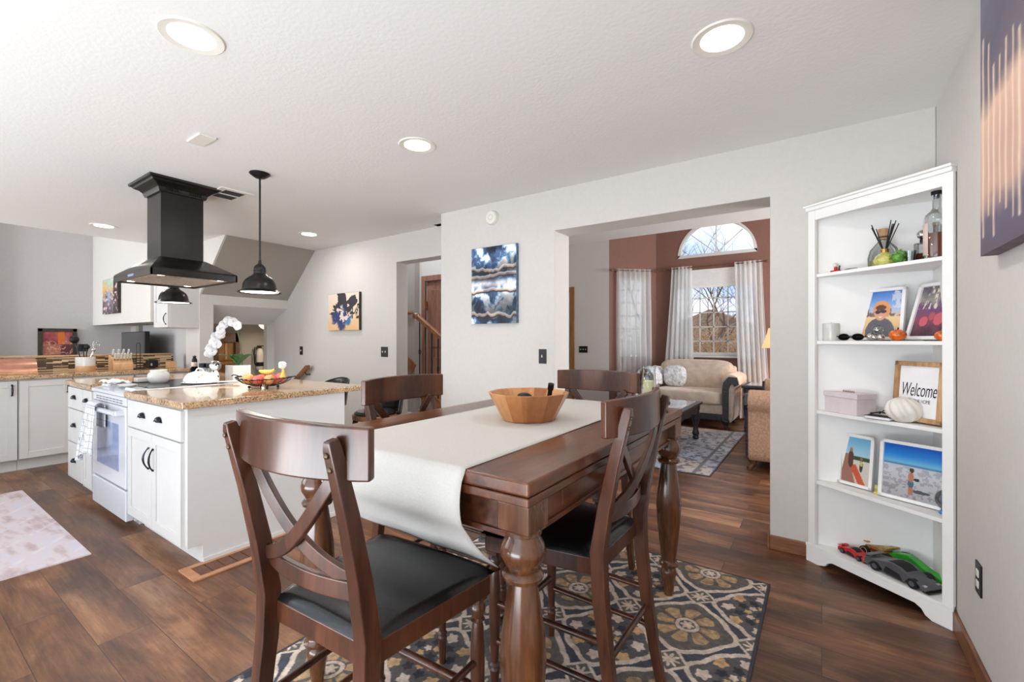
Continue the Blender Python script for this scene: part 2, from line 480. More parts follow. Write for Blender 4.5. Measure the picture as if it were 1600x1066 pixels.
# ------------------------------------------------------------------ mesh builder
class MB:
    def __init__(s):
        s.bm = bmesh.new()

    def quad(s, a, b, c, d):
        vs = [s.bm.verts.new(p) for p in (a, b, c, d)]
        s.bm.faces.new(vs)
        return s

    def box(s, c0, c1, mat=None):
        x0, y0, z0 = [min(a, b) for a, b in zip(c0, c1)]
        x1, y1, z1 = [max(a, b) for a, b in zip(c0, c1)]
        P = [(x0, y0, z0), (x1, y0, z0), (x1, y1, z0), (x0, y1, z0), (x0, y0, z1), (x1, y0, z1), (x1, y1, z1), (x0, y1, z1)]
        if mat is not None:
            P = [mat @ Vector(p) for p in P]
        v = [s.bm.verts.new(p) for p in P]
        for f in ((0, 3, 2, 1), (4, 5, 6, 7), (0, 1, 5, 4), (1, 2, 6, 5), (2, 3, 7, 6), (3, 0, 4, 7)):
            s.bm.faces.new([v[i] for i in f])
        return s

    def rings(s, rings, cap=True, closed=False):
        V = [[s.bm.verts.new(p) for p in r] for r in rings]
        n = len(V[0])
        m = len(V)
        for i in range(m if closed else m - 1):
            a, b = V[i], V[(i + 1) % m]
            for j in range(n):
                k = (j + 1) % n
                s.bm.faces.new([a[j], a[k], b[k], b[j]])
        if cap and not closed:
            s.bm.faces.new(list(reversed(V[0])))
            s.bm.faces.new(V[-1])
        return s

    def tube(s, pts, r, n=8, closed=False, flat=1.0):
        pts = [Vector(p) for p in pts]
        m = len(pts)
        rs = r if isinstance(r, (list, tuple)) else [r] * m
        rings = []
        prev = None
        for i in range(m):
            if closed:
                T = pts[(i + 1) % m] - pts[i - 1]
            else:
                T = pts[min(i + 1, m - 1)] - pts[max(i - 1, 0)]
            T.normalize()
            if prev is None:
                up = Vector((0, 0, 1)) if abs(T.z) < 0.9 else Vector((1, 0, 0))
                A = T.cross(up).normalized()
            else:
                A = (prev - T * prev.dot(T)).normalized()
            prev = A
            B = T.cross(A)
            rings.append([pts[i] + A * (math.cos(2 * PI * k / n) * rs[i]) + B * (math.sin(2 * PI * k / n) * rs[i] * flat) for k in range(n)])
        return s.rings(rings, True, closed)

    def sweep(s, pts, w, h, up=(0, 0, 1)):
        """rectangular section: h along up, w sideways"""
        pts = [Vector(p) for p in pts]
        up = Vector(up)
        m = len(pts)
        ws = w if isinstance(w, (list, tuple)) else [w] * m
        hs = h if isinstance(h, (list, tuple)) else [h] * m
        rings = []
        for i in range(m):
            T = (pts[min(i + 1, m - 1)] - pts[max(i - 1, 0)]).normalized()
            A = T.cross(up).normalized()
            B = A.cross(T).normalized()
            a, b = A * ws[i] / 2, B * hs[i] / 2
            rings.append([pts[i] + a + b, pts[i] - a + b, pts[i] - a - b, pts[i] + a - b])
        return s.rings(rings)

    def lathe(s, prof, o=(0, 0, 0), n=24, cap=True, sx=1, sy=1):
        o = Vector(o)
        rings = []
        for r, z in prof:
            r = max(r, 0.0002)
            rings.append([o + Vector((math.cos(2 * PI * k / n) * r * sx, math.sin(2 * PI * k / n) * r * sy, z)) for k in range(n)])
        return s.rings(rings, cap)

    def cyl(s, p0, p1, r0, r1=None, n=16):
        return s.tube([p0, p1], [r0, r0 if r1 is None else r1], n)

    def ball(s, c, r, sx=1, sy=1, sz=1, n=16, m=10):
        return s.lathe([(r * math.sin(PI * i / m), -r * math.cos(PI * i / m) * sz) for i in range(m + 1)], c, n, True, sx, sy)

    def prism(s, poly, axis, a, b):
        def P(u, v, w):
            return {'x': (w, u, v), 'y': (u, w, v), 'z': (u, v, w)}[axis]
        A = [s.bm.verts.new(P(u, v, a)) for u, v in poly]
        B = [s.bm.verts.new(P(u, v, b)) for u, v in poly]
        n = len(poly)
        s.bm.faces.new(A)
        s.bm.faces.new(list(reversed(B)))
        for i in range(n):
            s.bm.faces.new([A[i], B[i], B[(i + 1) % n], A[(i + 1) % n]])
        return s

    def grid(s, f, nu, nv):
        V = [[s.bm.verts.new(f(i / nu, j / nv)) for j in range(nv + 1)] for i in range(nu + 1)]
        for i in range(nu):
            for j in range(nv):
                s.bm.faces.new([V[i][j], V[i + 1][j], V[i + 1][j + 1], V[i][j + 1]])
        return s

    def build(s, name, mat, parent=None, bevel=0, seg=2, solid=0, loc=None, rot=None, sub=0, angle=35):
        bmesh.ops.recalc_face_normals(s.bm, faces=s.bm.faces)
        me = bpy.data.meshes.new(name)
        s.bm.to_mesh(me)
        s.bm.free()
        for p in me.polygons:
            p.use_smooth = True
        me.set_sharp_from_angle(angle=R_(angle))
        me.materials.append(M[mat] if isinstance(mat, str) else mat)
        o = bpy.data.objects.new(name, me)
        COL.objects.link(o)
        if parent:
            o.parent = parent
        if loc is not None:
            o.location = loc
        if rot is not None:
            o.rotation_euler = (0, 0, rot) if isinstance(rot, (int, float)) else rot
        if solid:
            md = o.modifiers.new('solid', 'SOLIDIFY')
            md.thickness = solid
            md.offset = 0
        if bevel:
            md = o.modifiers.new('bevel', 'BEVEL')
            md.width = bevel
            md.segments = seg
            md.limit_method = 'ANGLE'
            md.angle_limit = R_(35)
            md.harden_normals = True
        if sub:
            md = o.modifiers.new('sub', 'SUBSURF')
            md.levels = sub
            md.render_levels = sub
        return o


def thing(name, label, cat, loc=(0, 0, 0), rot=0, group=None):
    o = bpy.data.objects.new(name, None)
    o.empty_display_size = 0.05
    COL.objects.link(o)
    o.location = loc
    o.rotation_euler = (0, 0, rot) if isinstance(rot, (int, float)) else rot
    return tag(o, label, cat, group)


def tag(o, label, cat, group=None):
    o['label'] = label
    o['category'] = cat
    if group:
        o['group'] = group
    return o


def struct(o, label=None):
    o['kind'] = 'structure'
    if label:
        o['label'] = label
    return o


def dup(root, loc=None, rot=None, label=None, group=None):
    r = root.copy()
    COL.objects.link(r)
    if loc is not None:
        r.location = loc
    if rot is not None:
        r.rotation_euler = (0, 0, rot) if isinstance(rot, (int, float)) else rot
    if label:
        r['label'] = label
    if group:
        r['group'] = group
    for ch in list(root.children):
        c = ch.copy()
        COL.objects.link(c)
        c.parent = r
        for g in ch.children:
            d = g.copy()
            COL.objects.link(d)
            d.parent = c
    return r


# ------------------------------------------------------------------ colour fields (procedural pictures)
rng = np.random.RandomState(3)


def vnoise(u, v, seed=0):
    r = np.random.RandomState(seed)
    T = r.rand(64, 64)
    ui, vi = np.floor(u).astype(int), np.floor(v).astype(int)
    fu, fv = u - ui, v - vi
    fu, fv = fu * fu * (3 - 2 * fu), fv * fv * (3 - 2 * fv)
    g = lambda a, b: T[a % 64, b % 64]
    return (g(ui, vi) * (1 - fu) * (1 - fv) + g(ui + 1, vi) * fu * (1 - fv) + g(ui, vi + 1) * (1 - fu) * fv + g(ui + 1, vi + 1) * fu * fv)


def fbm(u, v, seed=0, oc=5):
    s, a, t = 0, 1.0, 0
    for i in range(oc):
        s = s + a * vnoise(u * 2 ** i, v * 2 ** i, seed + i)
        t += a
        a *= 0.55
    return s / t


def cmap(x, stops):
    x = np.clip(x, 0, 1)
    P = [p for p, _ in stops]
    return np.stack([np.interp(x, P, [c[i] for _, c in stops]) for i in range(3)], -1)


def put(img, mask, col):
    mask = np.clip(mask, 0, 1)[..., None]
    return img * (1 - mask) + np.array(col, float) * mask


def picture(name, w, h, func, nu, nv, parent, mat='paint', y=0.0, horizontal=False):
    """surface w x h centred at x=0, base z=0, facing -Y (or lying flat)"""
    u = np.linspace(0, 1, nu + 1)
    v = np.linspace(0, 1, nv + 1)
    U, V = np.meshgrid(u, v, indexing='ij')
    rgb = np.clip(func(U, V), 0, 255) / 255.0
    rgb = np.where(rgb <= 0.04045, rgb / 12.92, ((rgb + 0.055) / 1.055) ** 2.4)
    X = (U - 0.5) * w
    if horizontal:
        co = np.stack([X, (V - 0.5) * h, np.full_like(X, y)], -1)
    else:
        co = np.stack([X, np.full_like(X, y), V * h], -1)
    idx = np.arange((nu + 1) * (nv + 1)).reshape(nu + 1, nv + 1)
    f = np.stack([idx[:-1, :-1], idx[1:, :-1], idx[1:, 1:], idx[:-1, 1:]], -1).reshape(-1, 4)
    me = bpy.data.meshes.new(name)
    me.from_pydata(co.reshape(-1, 3).tolist(), [], f.tolist())
    at = me.color_attributes.new('Col', 'FLOAT_COLOR', 'POINT')
    c4 = np.concatenate([rgb.reshape(-1, 3), np.ones(((nu + 1) * (nv + 1), 1))], 1)
    at.data.foreach_set('color', c4.astype(np.float32).ravel())
    me.materials.append(M[mat])
    o = bpy.data.objects.new(name, me)
    COL.objects.link(o)
    if parent:
        o.parent = parent
    return o


# =================================================================== STRUCTURE
CH = 2.44
YA, YB, XR = 3.11, 3.43, 0.48


def S(name, mb, mat, label=None, **k):
    return struct(mb.build(name, mat, **k), label)


f = MB()
f.box((-9.1, -1.6, -0.1), (-6.2, 2.40, 0)).box((-6.2, -1.6, -0.1), (0.6, 3.6, 0)).box((-6.2, 3.6, -0.1), (3.6, 8.1, 0))
S('floor', f, 'floor')
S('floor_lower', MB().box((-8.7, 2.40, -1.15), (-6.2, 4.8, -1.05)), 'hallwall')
# ceilings
c = MB()
c.box((-6.72, -1.6, CH), (0.6, 3.3, CH + 0.12)).box((-6.72, 3.3, CH), (-2.9, 3.55, CH + 0.12))
S('ceiling', c, 'ceiling')
S('ceiling_living', MB().box((-3.3, 3.36, CH), (2.7, 4.92, CH + 0.12)), 'ceiling')
S('ceiling_vault', MB().box((-7.2, 3.36, 4.4), (2.7, 8.1, 4.5)).box((-3.3, 4.92, CH), (2.7, 5.04, 4.4)), 'ceiling')
S('ceiling_family', MB().box((-9.2, -1.6, 3.5), (-6.72, 2.6, 3.6)).box((-6.84, -1.6, CH), (-6.72, 2.34, 3.5)), 'ceiling')
# right wall
S('wall_right', MB().box((XR, -1.6, 0), (XR + 0.12, YA + 0.2, CH)), 'wall')
# wall with living room opening
w = MB()
w.prism([(XR, 0), (XR, CH + 0.05), (-2.955, CH + 0.05), (-2.955, 0), (-1.735, 0), (-1.735, 2.115), (-0.257, 2.115), (-0.257, 0)], 'y', YA, YA + 0.25)
S('wall_back', w, 'wall', bevel=0.006)
# stair side wall with hall opening and the lower stair wall
w = MB()
w.prism([(-2.955, CH), (-8.6, CH), (-8.6, -1.05), (-3.94, -1.05), (-3.94, 2.13), (-2.955, 2.13)], 'y', YB, YB + 0.17)
w2 = MB()
w2.prism([(-2.90, CH + 0.05), (-6.571, CH + 0.05), (-6.571, -1.05), (-3.94, -1.05), (-3.94, 2.13), (-2.90, 2.13)], 'y', YB, YB + 0.17)
w.bm.free()
S('wall_stair', w2, 'wall', bevel=0.006)
S('wall_return', MB().box((-2.955, YA + 0.25, 0), (-2.85, YB + 0.6, CH + 0.05)), 'wall')
# lower stair area beyond the pass-through
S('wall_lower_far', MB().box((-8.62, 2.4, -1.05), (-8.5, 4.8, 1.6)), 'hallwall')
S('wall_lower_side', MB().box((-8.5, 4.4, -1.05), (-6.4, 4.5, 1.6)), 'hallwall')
S('ceiling_lower', MB().box((-8.62, 2.49, 1.56), (-6.72, 4.8, 1.66)).prism([(-6.22, 1.69), (-6.72, 1.476), (-6.72, 1.56), (-6.22, 1.78)], 'y', 2.49, 3.43), 'ceiling')
S('wall_pillar', MB().prism([(-6.6, 0), (-6.2, 0), (-6.2, 1.81), (-5.53, 2.44), (-6.6, 2.44)], 'y', 2.34, 2.36).box((-6.6, 2.36, 0), (-6.2, 2.49, 1.81)), 'wall')
S('trim_stair_fascia', MB().box((-6.3, 2.49, 1.69), (-6.2, 3.43, 1.81)), 'wall')
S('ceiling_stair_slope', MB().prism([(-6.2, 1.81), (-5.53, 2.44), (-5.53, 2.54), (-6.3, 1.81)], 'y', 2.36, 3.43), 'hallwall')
# kitchen half wall with mosaic
S('wall_kitchen_half', MB().box((-7.02, -1.6, 0), (-6.9, 2.3, 1.07)), 'wall')
S('trim_backsplash', MB().box((-6.9, -1.6, 0.914), (-6.89, 2.3, 1.07)), 'mosaic', 'brown and cream strip mosaic tile behind the counter')
S('trim_half_wall_cap', MB().box((-7.04, -1.6, 1.07), (-6.87, 2.3, 1.085)), 'maple')
# family room
S('wall_family', MB().box((-9.16, 0.97, 0), (-9.04, 2.6, 3.5)), 'greywall')
S('wall_family_near', MB().box((-8.98, -1.6, 0), (-8.86, 0.93, 3.5)), 'darkgrey')
S('wall_family_recess', MB().box((-9.04, 2.45, 0), (-6.6, 2.5, 1.5)), 'greywall')
S('wall_soffit_box', MB().box((-9.04, 2.0, 1.475), (-6.68, 2.45, 3.5)), 'wall')
# rear walls with door / window openings (behind the viewer)
r = MB()
r.box((-9.1, -1.7, 2.35), (0.6, -1.6, 3.5)).box((-9.1, -1.7, 0), (-8.8, -1.6, 2.35)).box((-7.2, -1.7, 0), (-6.0, -1.6, 2.35))
r.box((-8.8, -1.7, 0), (-7.2, -1.6, 0.8)).box((-6.0, -1.7, 0), (-3.6, -1.6, 0.9)).box((-3.6, -1.7, 0), (-3.0, -1.6, 2.35)).box((0.4, -1.7, 0), (0.6, -1.6, 2.35))
S('wall_rear', r, 'wall')
# living room
Yw = 7.9
P0 = Vector((-3.0, 7.286, 0))
P1 = Vector((-2.386, 7.9, 0))


def wall_with_hole(name, outer, holes, y0, y1, mat, loc=(0, 0, 0), rot=0):
    """local XZ wall with polygonal holes, built from vertical strips"""
    bm = bmesh.new()
    def loop(p):
        vs = [bm.verts.new((x, y0, z)) for x, z in p]
        return [bm.edges.new((vs[i], vs[(i + 1) % len(vs)])) for i in range(len(vs))]
    es = loop(outer)
    for h in holes:
        es += loop(h)
    bmesh.ops.triangle_fill(bm, use_beauty=True, use_dissolve=False, edges=es)
    g = bmesh.ops.extrude_face_region(bm, geom=bm.faces[:])
    for v in g['geom']:
        if isinstance(v, bmesh.types.BMVert):
            v.co.y = y1
    mb = MB()
    mb.bm.free()
    mb.bm = bm
    return struct(mb.build(name, mat, loc=loc, rot=rot))


arch = [(-1.42 + 0.6 * math.cos(PI * k / 20), 2.63 + 0.6 * math.sin(PI * k / 20)) for k in range(21)]
wall_with_hole('wall_living_window', [(-2.386, 0), (2.7, 0), (2.7, 4.4), (-2.386, 4.4)], [[(-2.1, 1.0), (-0.82, 1.0), (-0.82, 2.42), (-2.1, 2.42)], arch], Yw, Yw + 0.14, 'brownwall')
ang = R_(45)
wall_with_hole('wall_living_angle', [(0, 0), (0.868, 0), (0.868, 4.4), (0, 4.4)], [[(0.17, 1.0), (0.70, 1.0), (0.70, 2.35), (0.17, 2.35)]], 0, 0.12, 'brownwall', loc=P0, rot=ang)
S('wall_entry', MB().prism([(-3.0, 0), (-3.0, 4.4), (-5.2, 4.4), (-5.2, 0), (-4.62, 0), (-4.62, 2.12), (-3.74, 2.12), (-3.74, 0)], 'y', 7.286, 7.40), 'wall')
S('wall_entry_side', MB().box((-5.2, 4.8, 0), (-5.08, 7.3, 4.4)), 'wall')
S('wall_living_right', MB().box((2.6, 3.36, 0), (2.7, 8.1, 0.6)).box((2.6, 3.36, 2.6), (2.7, 8.1, 4.4)).box((2.6, 3.36, 0.6), (2.7, 4.2, 2.6)).box((2.6, 7.0, 0.6), (2.7, 8.1, 2.6)), 'wall')
# stair hall beyond the second opening
S('wall_hall', MB().prism([(-3.4, 0), (-3.4, 4.4), (-5.0, 4.4), (-5.0, 0), (-4.87, 0), (-4.87, 2.13), (-4.02, 2.13), (-4.02, 0)], 'y', 4.8, 4.92), 'wall')
S('wall_hall_stair', MB().box((-7.2, 4.7, 0), (-5.0, 4.8, 4.4)), 'hallwall')  # stairwell shade on this wall is put in as darker grey
S('wall_hall_end', MB().box((-7.2, 3.6, 0), (-7.1, 4.8, 4.4)), 'wall')
# baseboards
S('baseboard_back', MB().box((-0.257, YA - 0.014, 0), (XR, YA, 0.083)).box((-0.271, YA - 0.014, 0), (-0.257, YA + 0.25, 0.083)), 'base', bevel=0.004)
S('baseboard_right', MB().box((XR - 0.014, -1.6, 0), (XR, YA, 0.083)), 'base', bevel=0.004)
S('baseboard_left', MB().box((-2.955, YA - 0.014, 0), (-1.735, YA, 0.083)), 'base', bevel=0.004)
S('baseboard_stair', MB().box((-5.4, YB - 0.014, 0), (-3.94, YB, 0.083)), 'base', bevel=0.004)

# windows ------------------------------------------------------------
def window_unit(name, x0, x1, z0, z1, cols, rows, loc=(0, 0, 0), rot=0):
    o = thing(name, 'white framed window', 'window', loc, rot)
    del o['category']
    o['kind'] = 'structure'
    fr = MB()
    t = 0.05
    fr.box((x0, 0.02, z0), (x0 + t, 0.10, z1)).box((x1 - t, 0.02, z0), (x1, 0.10, z1))
    fr.box((x0, 0.02, z0), (x1, 0.10, z0 + t)).box((x0, 0.02, z1 - t), (x1, 0.10, z1))
    fr.build('window_frame', 'white', o, bevel=0.003)
    MB().box((x0 - 0.03, -0.05, z0 - 0.03), (x1 + 0.03, 0.02, z0)).build('window_sill', 'white', o, bevel=0.003)
    g = MB()
    for i in range(1, cols):
        x = x0 + (x1 - x0) * i / cols
        g.box((x - 0.009, 0.055, z0 + t), (x + 0.009, 0.065, z1 - t))
    for j in range(1, rows):
        z = z0 + (z1 - z0) * j / rows
        g.box((x0 + t, 0.055, z - 0.009), (x1 - t, 0.065, z + 0.009))
    g.build('window_grille', 'white', o)
    MB().box((x0 + t, 0.07, z0 + t), (x1 - t, 0.074, z1 - t)).build('window_pane', 'glass', o)
    return o


w1 = window_unit('window_1', -2.1, -0.82, 1.0, 2.42, 6, 6, (0, Yw, 0))
w1['label'] = 'gridded living room window behind the loveseat'
w2 = window_unit('window_2', 0.17, 0.70, 1.0, 2.35, 3, 6, P0, ang)
w2['label'] = 'narrow window in the angled brown wall behind a curtain'
w3 = thing('window_3', 'half round arched window high on the brown wall', 'window', (-1.42, Yw, 2.63))
del w3['category']
w3['kind'] = 'structure'
fr = MB()
pts_o = [(0.6 * math.cos(PI * k / 24), 0.6 * math.sin(PI * k / 24)) for k in range(25)]
pts_i = [(0.55 * math.cos(PI * k / 24), 0.05 + 0.51 * math.sin(PI * k / 24)) for k in range(25)]
fr.prism(pts_o + list(reversed(pts_i)), 'y', -0.01, 0.08)
fr.box((-0.6, -0.01, -0.001), (0.6, 0.08, 0.05))
fr.build('window_frame', 'white', w3)
g = MB()
for a in (45, 90, 135):
    g.cyl((0, 0.05, 0.05), (0.55 * math.cos(R_(a)), 0.05, 0.55 * math.sin(R_(a))), 0.008, n=6)
g.build('window_grille', 'white', w3)
MB().prism(pts_i, 'y', 0.06, 0.064).build('window_pane', 'glass', w3)

# doors ---------------------------------------------------------------
d1 = thing('door_1', 'white front entry door with brown casing seen past the opening', 'door', (-3.74, 7.286, 0))
del d1['category']
d1['kind'] = 'structure'
MB().box((-0.88, 0.03, 0), (0, 0.075, 2.12)).build('door_leaf', 'white', d1)
MB().box((0.0, -0.02, 0), (0.09, 0.0, 2.1195)).box((-0.97, -0.02, 0), (-0.88, 0.0, 2.1195)).box((-0.97, -0.02, 2.12), (0.09, 0.0, 2.21)).build('door_casing', 'doortrim', d1, bevel=0.004)
for z in (0.88, 1.02):
    MB().lathe([(0.0, 0), (0.03, 0), (0.032, 0.02), (0.022, 0.04), (0.0, 0.045)], n=16).build('door_knob' if z < 0.95 else 'deadbolt', 'black', d1, loc=(-0.07, 0.03, z), rot=(R_(90), 0, 0))
d2 = thing('door_2', 'reddish brown panelled door behind the stair balusters', 'door', (-4.87, 4.8, 0))
del d2['category']
d2['kind'] = 'structure'
MB().box((0, 0.03, 0), (0.85, 0.07, 2.13)).box((0.09, 0.02, 1.15), (0.4, 0.03, 2.0)).box((0.47, 0.02, 1.15), (0.76, 0.03, 2.0)).box((0.09, 0.02, 0.2), (0.4, 0.03, 1.0)).box((0.47, 0.02, 0.2), (0.76, 0.03, 1.0)).build('door_leaf', 'doorwood', d2, bevel=0.004)
MB().box((-0.08, -0.015, 0), (0.0, 0.02, 2.1295)).box((0.85, -0.015, 0), (0.93, 0.02, 2.1295)).box((-0.08, -0.015, 2.13), (0.93, 0.02, 2.21)).build('door_casing', 'doorwood', d2, bevel=0.004)
MB().box((0.002, 0.0, 1.72), (0.02, 0.022, 1.83)).build('door_hinge', 'gold', d2)

# =================================================================== CEILING FITTINGS
def downlight(loc, label, power=5.5):
    o = thing('recessed_light', label, 'ceiling light', loc, 0)
    MB().lathe([(0.078, -0.002), (0.108, -0.006), (0.112, -0.003), (0.113, 0.0), (0.078, 0.0)], n=40, cap=False).build('trim_ring', 'offwhite', o)
    MB().lathe([(0.0, -0.004), (0.078, -0.004), (0.078, -0.001), (0.0, -0.001)], n=32).build('lens', 'lamplens', o)
    area('downlight_beam', (0, 0, -0.012), (0, 0, 0), 0.15, 0.15, power, (1.0, 0.95, 0.89), o, 'DISK')
    return o


downlight((-2.031, 0.74, CH), 'largest recessed ceiling light, upper left of the picture above the island front')
downlight((-0.324, 1.929, CH), 'recessed ceiling light above the right side of the dining table')
downlight((-2.031, 1.932, CH), 'recessed ceiling light between the hood and the wall opening')
downlight((-6.144, 1.444, CH), 'small far recessed light left of the range hood')
downlight((-4.73, 2.862, CH), 'small far recessed light over the wall with the blue and orange canvas')

o = thing('ceiling_vent', 'white ceiling register with dark louvres beside the range hood', 'vent', (-3.985, 1.711, CH))
MB().box((-0.17, -0.12, -0.008), (0.17, -0.075, 0)).box((-0.17, 0.075, -0.008), (0.17, 0.12, 0)).box((-0.17, -0.075, -0.008), (-0.13, 0.075, 0)).box((0.13, -0.075, -0.008), (0.17, 0.075, 0)).box((-0.008, -0.075, -0.008), (0.008, 0.075, 0)).build('frame', 'offwhite', o)
MB().box((-0.13, -0.075, -0.003), (0.13, 0.075, -0.001)).build('backing', 'black', o)
m_ = MB()
for k in range(9):
    x = -0.115 + k * 0.029
    m_.box((x, -0.075, -0.007), (x + 0.004, 0.075, -0.003))
m_.build('louvre', 'grey', o)
tag(MB().box((-0.09, -0.045, -0.012), (0.09, 0.045, 0)).build('ceiling_cover_plate', 'offwhite', loc=(-3.015, 1.148, CH), bevel=0.003), 'blank white rectangular cover plate on the ceiling', 'cover plate')

o = thing('smoke_detector', 'round white smoke detector on the wall above the wavy blue canvas', 'smoke detector', (-2.343, YA, 2.307), (R_(90), 0, 0))
MB().lathe([(0, 0), (0.062, 0), (0.062, 0.012), (0.052, 0.03), (0.03, 0.034), (0, 0.034)], n=32).build('housing', 'offwhite', o)
MB().lathe([(0.018, 0.034), (0.02, 0.0365), (0.024, 0.0365), (0.026, 0.034)], n=24, cap=False).build('grille_ring', 'white', o)


# =================================================================== SWITCHES
def plate(loc, rot, n, label, kind='light_switch', outlet=False):
    o = thing(kind, label, 'outlet' if outlet else 'light switch', loc, rot)
    w = 0.07 + 0.046 * (n - 1)
    MB().box((-w / 2, -0.006, -0.058), (w / 2, 0, 0.058)).build('cover_plate', 'black', o, bevel=0.002)
    for i in range(n):
        x = (i - (n - 1) / 2) * 0.046
        if outlet:
            for z in (-0.02, 0.02):
                MB().box((x - 0.015, -0.0085, z - 0.013), (x + 0.015, -0.005, z + 0.013)).build('socket', 'offwhite', o, bevel=0.003)
        else:
            MB().box((x - 0.004, -0.016, -0.009), (x + 0.004, -0.005, 0.011)).build('toggle', 'offwhite', o, bevel=0.001)
    return o


plate((-1.842, YA, 1.122), 0, 1, 'single black switch plate right of the wavy blue canvas, beside the opening')
plate((-4.14, YB, 1.118), 0, 2, 'double black switch plate left of the stair hall opening')
plate((-5.853, YB, 1.11), 0, 1, 'single black switch plate on the far wall above the stair handrail')
plate((-3.48, 7.284, 1.09), 0, 3, 'triple black switch plate beside the white entry door')
plate((XR, 2.345, 0.37), R_(-90), 1, 'black electrical outlet low on the right wall beside the corner shelf', 'wall_outlet', True)


# =================================================================== PAINTINGS
def waves(u, v):
    y = v * 5.2 + 0.55 * fbm(u * 3, v * 4, 1) * 2
    n = fbm(u * 6, v * 9 + fbm(u * 4, v * 4, 9) * 3, 5)
    img = cmap(n, [(0.25, (24, 32, 66)), (0.42, (44, 78, 126)), (0.50, (112, 158, 194)), (0.58, (214, 226, 238)), (0.8, (240, 232, 230))])
    d = fbm(u * 2.2, v * 2.5, 21)
    band = np.sin(v * 13 + d * 5)
    img = img * (0.72 + 0.28 * band[..., None]) + 40 * np.clip(band, 0, 1)[..., None]
    for vv, amp, sd in ((0.70, 0.10, 31), (0.62, 0.06, 33), (0.42, 0.05, 35), (0.13, 0.12, 37)):
        c = vv + amp * (fbm(u * 4, u * 0 + 3.3, sd, 3) - 0.5) * 1.6
        img = put(img, np.exp(-((v - c + 0.018) / 0.012) ** 2), (30, 28, 44))
        img = put(img, np.exp(-((v - c) / 0.012) ** 2) * (0.55 + 0.8 * (fbm(u * 9, v * 9, sd + 1) - 0.3)), (222, 172, 134))
        img = put(img, np.exp(-((v - c - 0.02) / 0.01) ** 2) * 0.7, (244, 238, 236))
    img = put(img, np.exp(-((v - 0.52) / 0.05) ** 2) * (0.4 + fbm(u * 6, v * 8, 51)), (238, 240, 244))
    return img


def splash(u, v):
    n = fbm(u * 3, v * 3, 60)
    img = cmap(v + 0.5 * (n - 0.5), [(0, (232, 184, 130)), (0.4, (236, 206, 174)), (1, (238, 216, 204))])
    dx, dy = u - 0.5, v - 0.45
    a = np.arctan2(dy, dx)
    r = np.hypot(dx, dy)
    ray = 0.26 + 0.55 * (fbm(a * 2.4 + 9, r * 2 + 2, 61, 4) - 0.35)
    up = (v > 0.42)
    img = put(img, (r < ray * 1.35) * up * 1.0, (44, 38, 46))
    img = put(img, np.clip((ray * 0.9 - np.hypot(dx + 0.12, dy + 0.10) * 0.95) * 12, 0, 1), (36, 52, 104))
    img = put(img, np.clip((0.10 - np.hypot(dx - 0.16, (dy + 0.2) * 0.7)) * 25, 0, 1), (40, 118, 176))
    img = put(img, (fbm(u * 9, v * 9, 66) > 0.62) * (r < 0.3), (232, 214, 206))
    img = put(img, (np.abs(fbm(u * 7, v * 3, 69) - 0.5) < 0.035) * (u > 0.6) * (v > 0.3) * (v < 0.7), (30, 28, 34))
    img = put(img, np.exp(-(((u - 0.48) / 0.05) ** 2 + ((v - 0.5) / 0.05) ** 2)), (240, 230, 220))
    return img


def stripes(u, v):
    n = fbm(u * 4, v * 5, 80)
    img = cmap(v + 0.25 * (n - 0.5) - 0.1 * (u - 0.5), [(0, (92, 80, 98)), (0.16, (100, 88, 110)), (0.3, (206, 164, 150)), (0.5, (226, 186, 164)), (0.62, (116, 102, 114)), (0.8, (98, 92, 110)), (1, (124, 120, 138))])
    r = np.random.RandomState(5)
    for k in range(22):
        x = 0.02 + 0.96 * k / 22 + r.rand() * 0.015
        t, b = 0.6 + r.rand() * 0.22, 0.04 + r.rand() * 0.12
        w = 0.004 + r.rand() * 0.006
        img = put(img, np.exp(-((u - x - 0.0015 * np.sin(v * 25 + k)) / w) ** 2) * (v < t) * (v > b) * (0.6 + 0.4 * fbm(u * 50, v * 30, 88)), (244, 222, 196))
    return img


def city(u, v):
    n = fbm(u * 5, v * 5, 100)
    img = cmap(v + 0.5 * (n - 0.5), [(0, (84, 70, 76)), (0.35, (120, 104, 112)), (0.6, (176, 150, 120)), (0.72, (228, 170, 100)), (0.9, (170, 196, 176)), (1, (196, 206, 200))])
    img = put(img, (u > 0.72) * (0.6 + n) * (v < 0.95), (56, 44, 46))
    img = put(img, np.exp(-(((u - 0.45) / 0.1) ** 2 + ((v - 0.5) / 0.2) ** 2)), (150, 170, 214))
    img = put(img, (fbm(u * 12, v * 12, 104) > 0.64), (220, 190, 190))
    img = put(img, (fbm(u * 12, v * 6, 107) > 0.68) * (v < 0.6), (52, 44, 60))
    return img


def abstract_red(u, v):
    n = fbm(u * 4, v * 4, 120)
    img = cmap(n, [(0.2, (120, 50, 66)), (0.5, (168, 74, 84)), (0.8, (196, 120, 110))])
    img = put(img, (np.abs(u - 0.62) < 0.12) * (v > 0.45), (222, 120, 48))
    img = put(img, (v < 0.45) * (u < 0.6) * 0.7, (196, 140, 110))
    img = put(img, (v < 0.45) * (u > 0.6) * 0.8, (88, 48, 62))
    img = put(img, (np.abs(fbm(u * 6, v * 6, 125) - 0.5) < 0.03) * (v < 0.6), (224, 170, 130))
    return img


def canvas(name_label, loc, rot, w, h, fn, nu, nv, edge, d=0.035):
    o = thing('canvas_painting', name_label, 'painting', loc, rot)
    MB().box((-w / 2, -d, 0), (w / 2, 0, h)).build('stretcher', edge, o)
    picture('painted_face', w - 0.002, h - 0.002, fn, nu, nv, o, y=-d - 0.0006)
    return o


